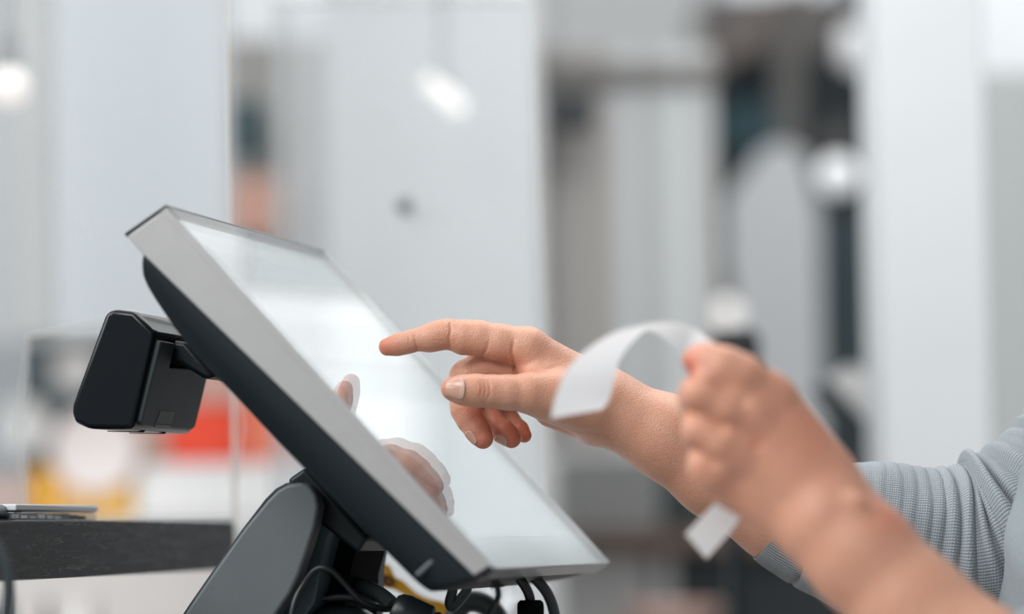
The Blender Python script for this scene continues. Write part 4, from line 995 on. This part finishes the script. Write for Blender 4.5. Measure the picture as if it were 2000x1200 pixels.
# lower left: shop shelf with goods
S_ = empty('shop_shelf', (-.45, 4.9, 0), 'white shop shelf unit with goods behind the customer display', 'shelf')
YS = 4.6
xa, xb, za, zb = ext_px(-160, 660, 640, 1016, YS)
box('back_panel', (xa, YS+.4, 0), (xb, YS+.42, zb+.05), flat('shelf_back', (.50, .49, .48)), S_)
box('shelf_plank', (xa, YS, za-.03), (xb, YS+.4, za), flat('shelf_white', (.80, .79, .78)), S_)
box('lower_front', (xa, YS+.02, 0), (xb, YS+.05, za-.03), flat('shelf_front', (.74, .70, .67)), S_)
def good(name, x0, y0, x1, y1, c, label, cat, Y=YS+.08, dep=.12, r=.5, group='goods on the shop shelf'):
    xa, xb, _, zb_ = ext_px(x0, y0, x1, y1, Y); za_ = za+.0015 if y1 >= 1000 else ext_px(x0, y0, x1, y1, Y)[2]
    return tag(box(name, (xa, Y, za_), (xb, Y+dep, zb_), flat(name+'_%d' % x0, c, r), None, .006), label, cat, group)
ZS = za
good('carton', 266, 905, 600, 1016, (.84, .84, .83), 'long white carton at the bottom of the red boxes', 'carton')
good('box', 330, 795, 468, 904, (.90, .075, .03), 'bright red box stacked on the long white carton', 'box')
good('box', 470, 780, 560, 904, (.86, .22, .13), 'paler red box right of the bright red one', 'box')
good('box', 372, 700, 520, 792, (.62, .36, .30), 'dusty pink box on top of the red boxes', 'box')
good('box', 258, 800, 328, 904, (.50, .33, .27), 'brownish box left of the bright red one', 'box')
good('box', 168, 926, 262, 1016, (.92, .52, .08), 'yellow box between round plate and white carton', 'box')
good('box', 62, 915, 116, 1016, (.80, .42, .05), 'ochre box on the shelf under the left plate', 'box')
good('box', -70, 930, 58, 1016, (.56, .30, .20), 'rust coloured box at the left shelf end', 'box')
good('box', 119, 945, 165, 1016, (.90, .56, .22), 'cream box between the two yellow ones', 'box')
good('board', -80, 665, 330, 928, (.05, .075, .085), 'dark blue grey board standing behind the plates', 'board', YS+.28, .03)
def plate(x, y, r, c, label, Y):
    p = px(x, y, ycam(Y)); rr = r/FPX*Y
    o = lathe('plate', [(rr*.3, .012), (rr*.6, .010), (rr, 0), (rr, -.006), (rr*.55, .004), (rr*.3, .006)], p, flat('plate_%d' % x, c), None, 40, (0, 1, 0)); tag(o, label, 'plate', 'round plates on display')
plate(42, 832, 56, (.66, .66, .66), 'small round pale plate at the left edge', YS+.15)
plate(186, 880, 84, (.84, .76, .74), 'large round white plate below the customer display', YS+.05)
plate(150, 720, 46, (.52, .52, .51), 'grey round plate just behind the customer display', YS+.2)
for x0, x1, c, lb in ((78, 106, (.006, .008, .010), 'black bottle under the ochre box'), (-20, 38, (.05, .08, .09), 'dark teal bottle at the left end of the lower tray'), (120, 190, (.72, .70, .67), 'pale bottle beside the black one on the lower tray'), (182, 198, (.10, .08, .07), 'thin dark brown bottle on the lower tray')):
    p = px((x0+x1)/2, 1160, 3.9); w_ = (x1-x0)/2/FPX*3.9
    o = lathe('bottle', [(w_, 0), (w_, .11), (w_*.9, .13), (w_*.4, .145), (w_*.4, .165)], (p[0], p[1], p[2]-.17), flat('bottle_%d' % x0, c)); tag(o, lb, 'bottle', 'bottles on the lower tray')
    TZ = p[2]-.17
tr = empty('display_table', (-.55, 3.95, 0), 'low white display table carrying the bottles', 'table')
box('table_top', (-1.1, 3.75, TZ-.03), (-.2, 4.15, TZ), flat('table_white', (.74, .72, .70)), tr)
for xx in (-1.05, -.25): box('leg', (xx-.02, 3.8, 0), (xx+.02, 4.1, TZ-.03), flat('leg_grey%d' % (xx*10), (.5, .5, .5)), tr)

# lamps of the shop
def emis(name, c, s_):
    return mat(name, (.8, .8, .8), .5, emit=c, es=s_)
def pendant(x, y, Y, c, s_, label, r=.022, tubev=None):
    p = px(x, y, ycam(Y)); t = empty('pendant_lamp', p, label, 'lamp', 'pendant lamps')
    if tubev is None:
        lathe('bulb', [(.002, -r), (r*.7, -r*.7), (r, 0), (r*.7, r*.7), (.006, r)], p, emis('glow_%d' % x, c, s_), t, 24)
    else:
        tube('bulb', [px(*tubev[0], ycam(Y)), px(*tubev[1], ycam(Y))], r, emis('glow_%d' % x, c, s_), t, n=12)
    lathe('lamp_shade', [(r*.5, r*.9), (r*.6, r*1.2), (r*.5, r*2.2), (.006, r*2.9)], p, flat('shade_%d' % x, (.08, .08, .08)), t, 24)
    tube('cord', [np.array([p[0], p[1], p[2]+r*2.9]), np.array([p[0], p[1], 3.2])], .003, M_cable, t, res=1, n=6)
pendant(18, 170, 3.36, (1, .80, .68), .85, 'warm glowing pendant lamp at the left edge', .021)
pendant(1636, 342, 5.0, (.9, .95, 1), .5, 'cool white pendant lamp in front of the near black cabinet', .030)
pendant(1416, 615, 5.0, (1, .94, .90), .62, 'small pale pendant lamp just above the nearer hand', .024)
pendant(866, 186, 4.0, (1, .90, .80), 1.35, 'warm slanting tube lamp seen through the milky divider', .010, ((833, 155), (902, 216)))
pendant(1676, 92, 6.0, (.9, .92, .95), .3, 'pale lamp at the top of the passage beside the white pillar', .045)
# added glowing sheet, out of view, whitening the screen reflection
lc = box('ceiling_glow_panel', (-1.6, 3.9, 3.17), (4.4, 9.95, 3.2), emis('ceiling_glow', (.97, .985, 1), .95)); tag(lc, 'broad unseen glowing panel added under the ceiling to brighten the screen reflection', 'ceiling light')
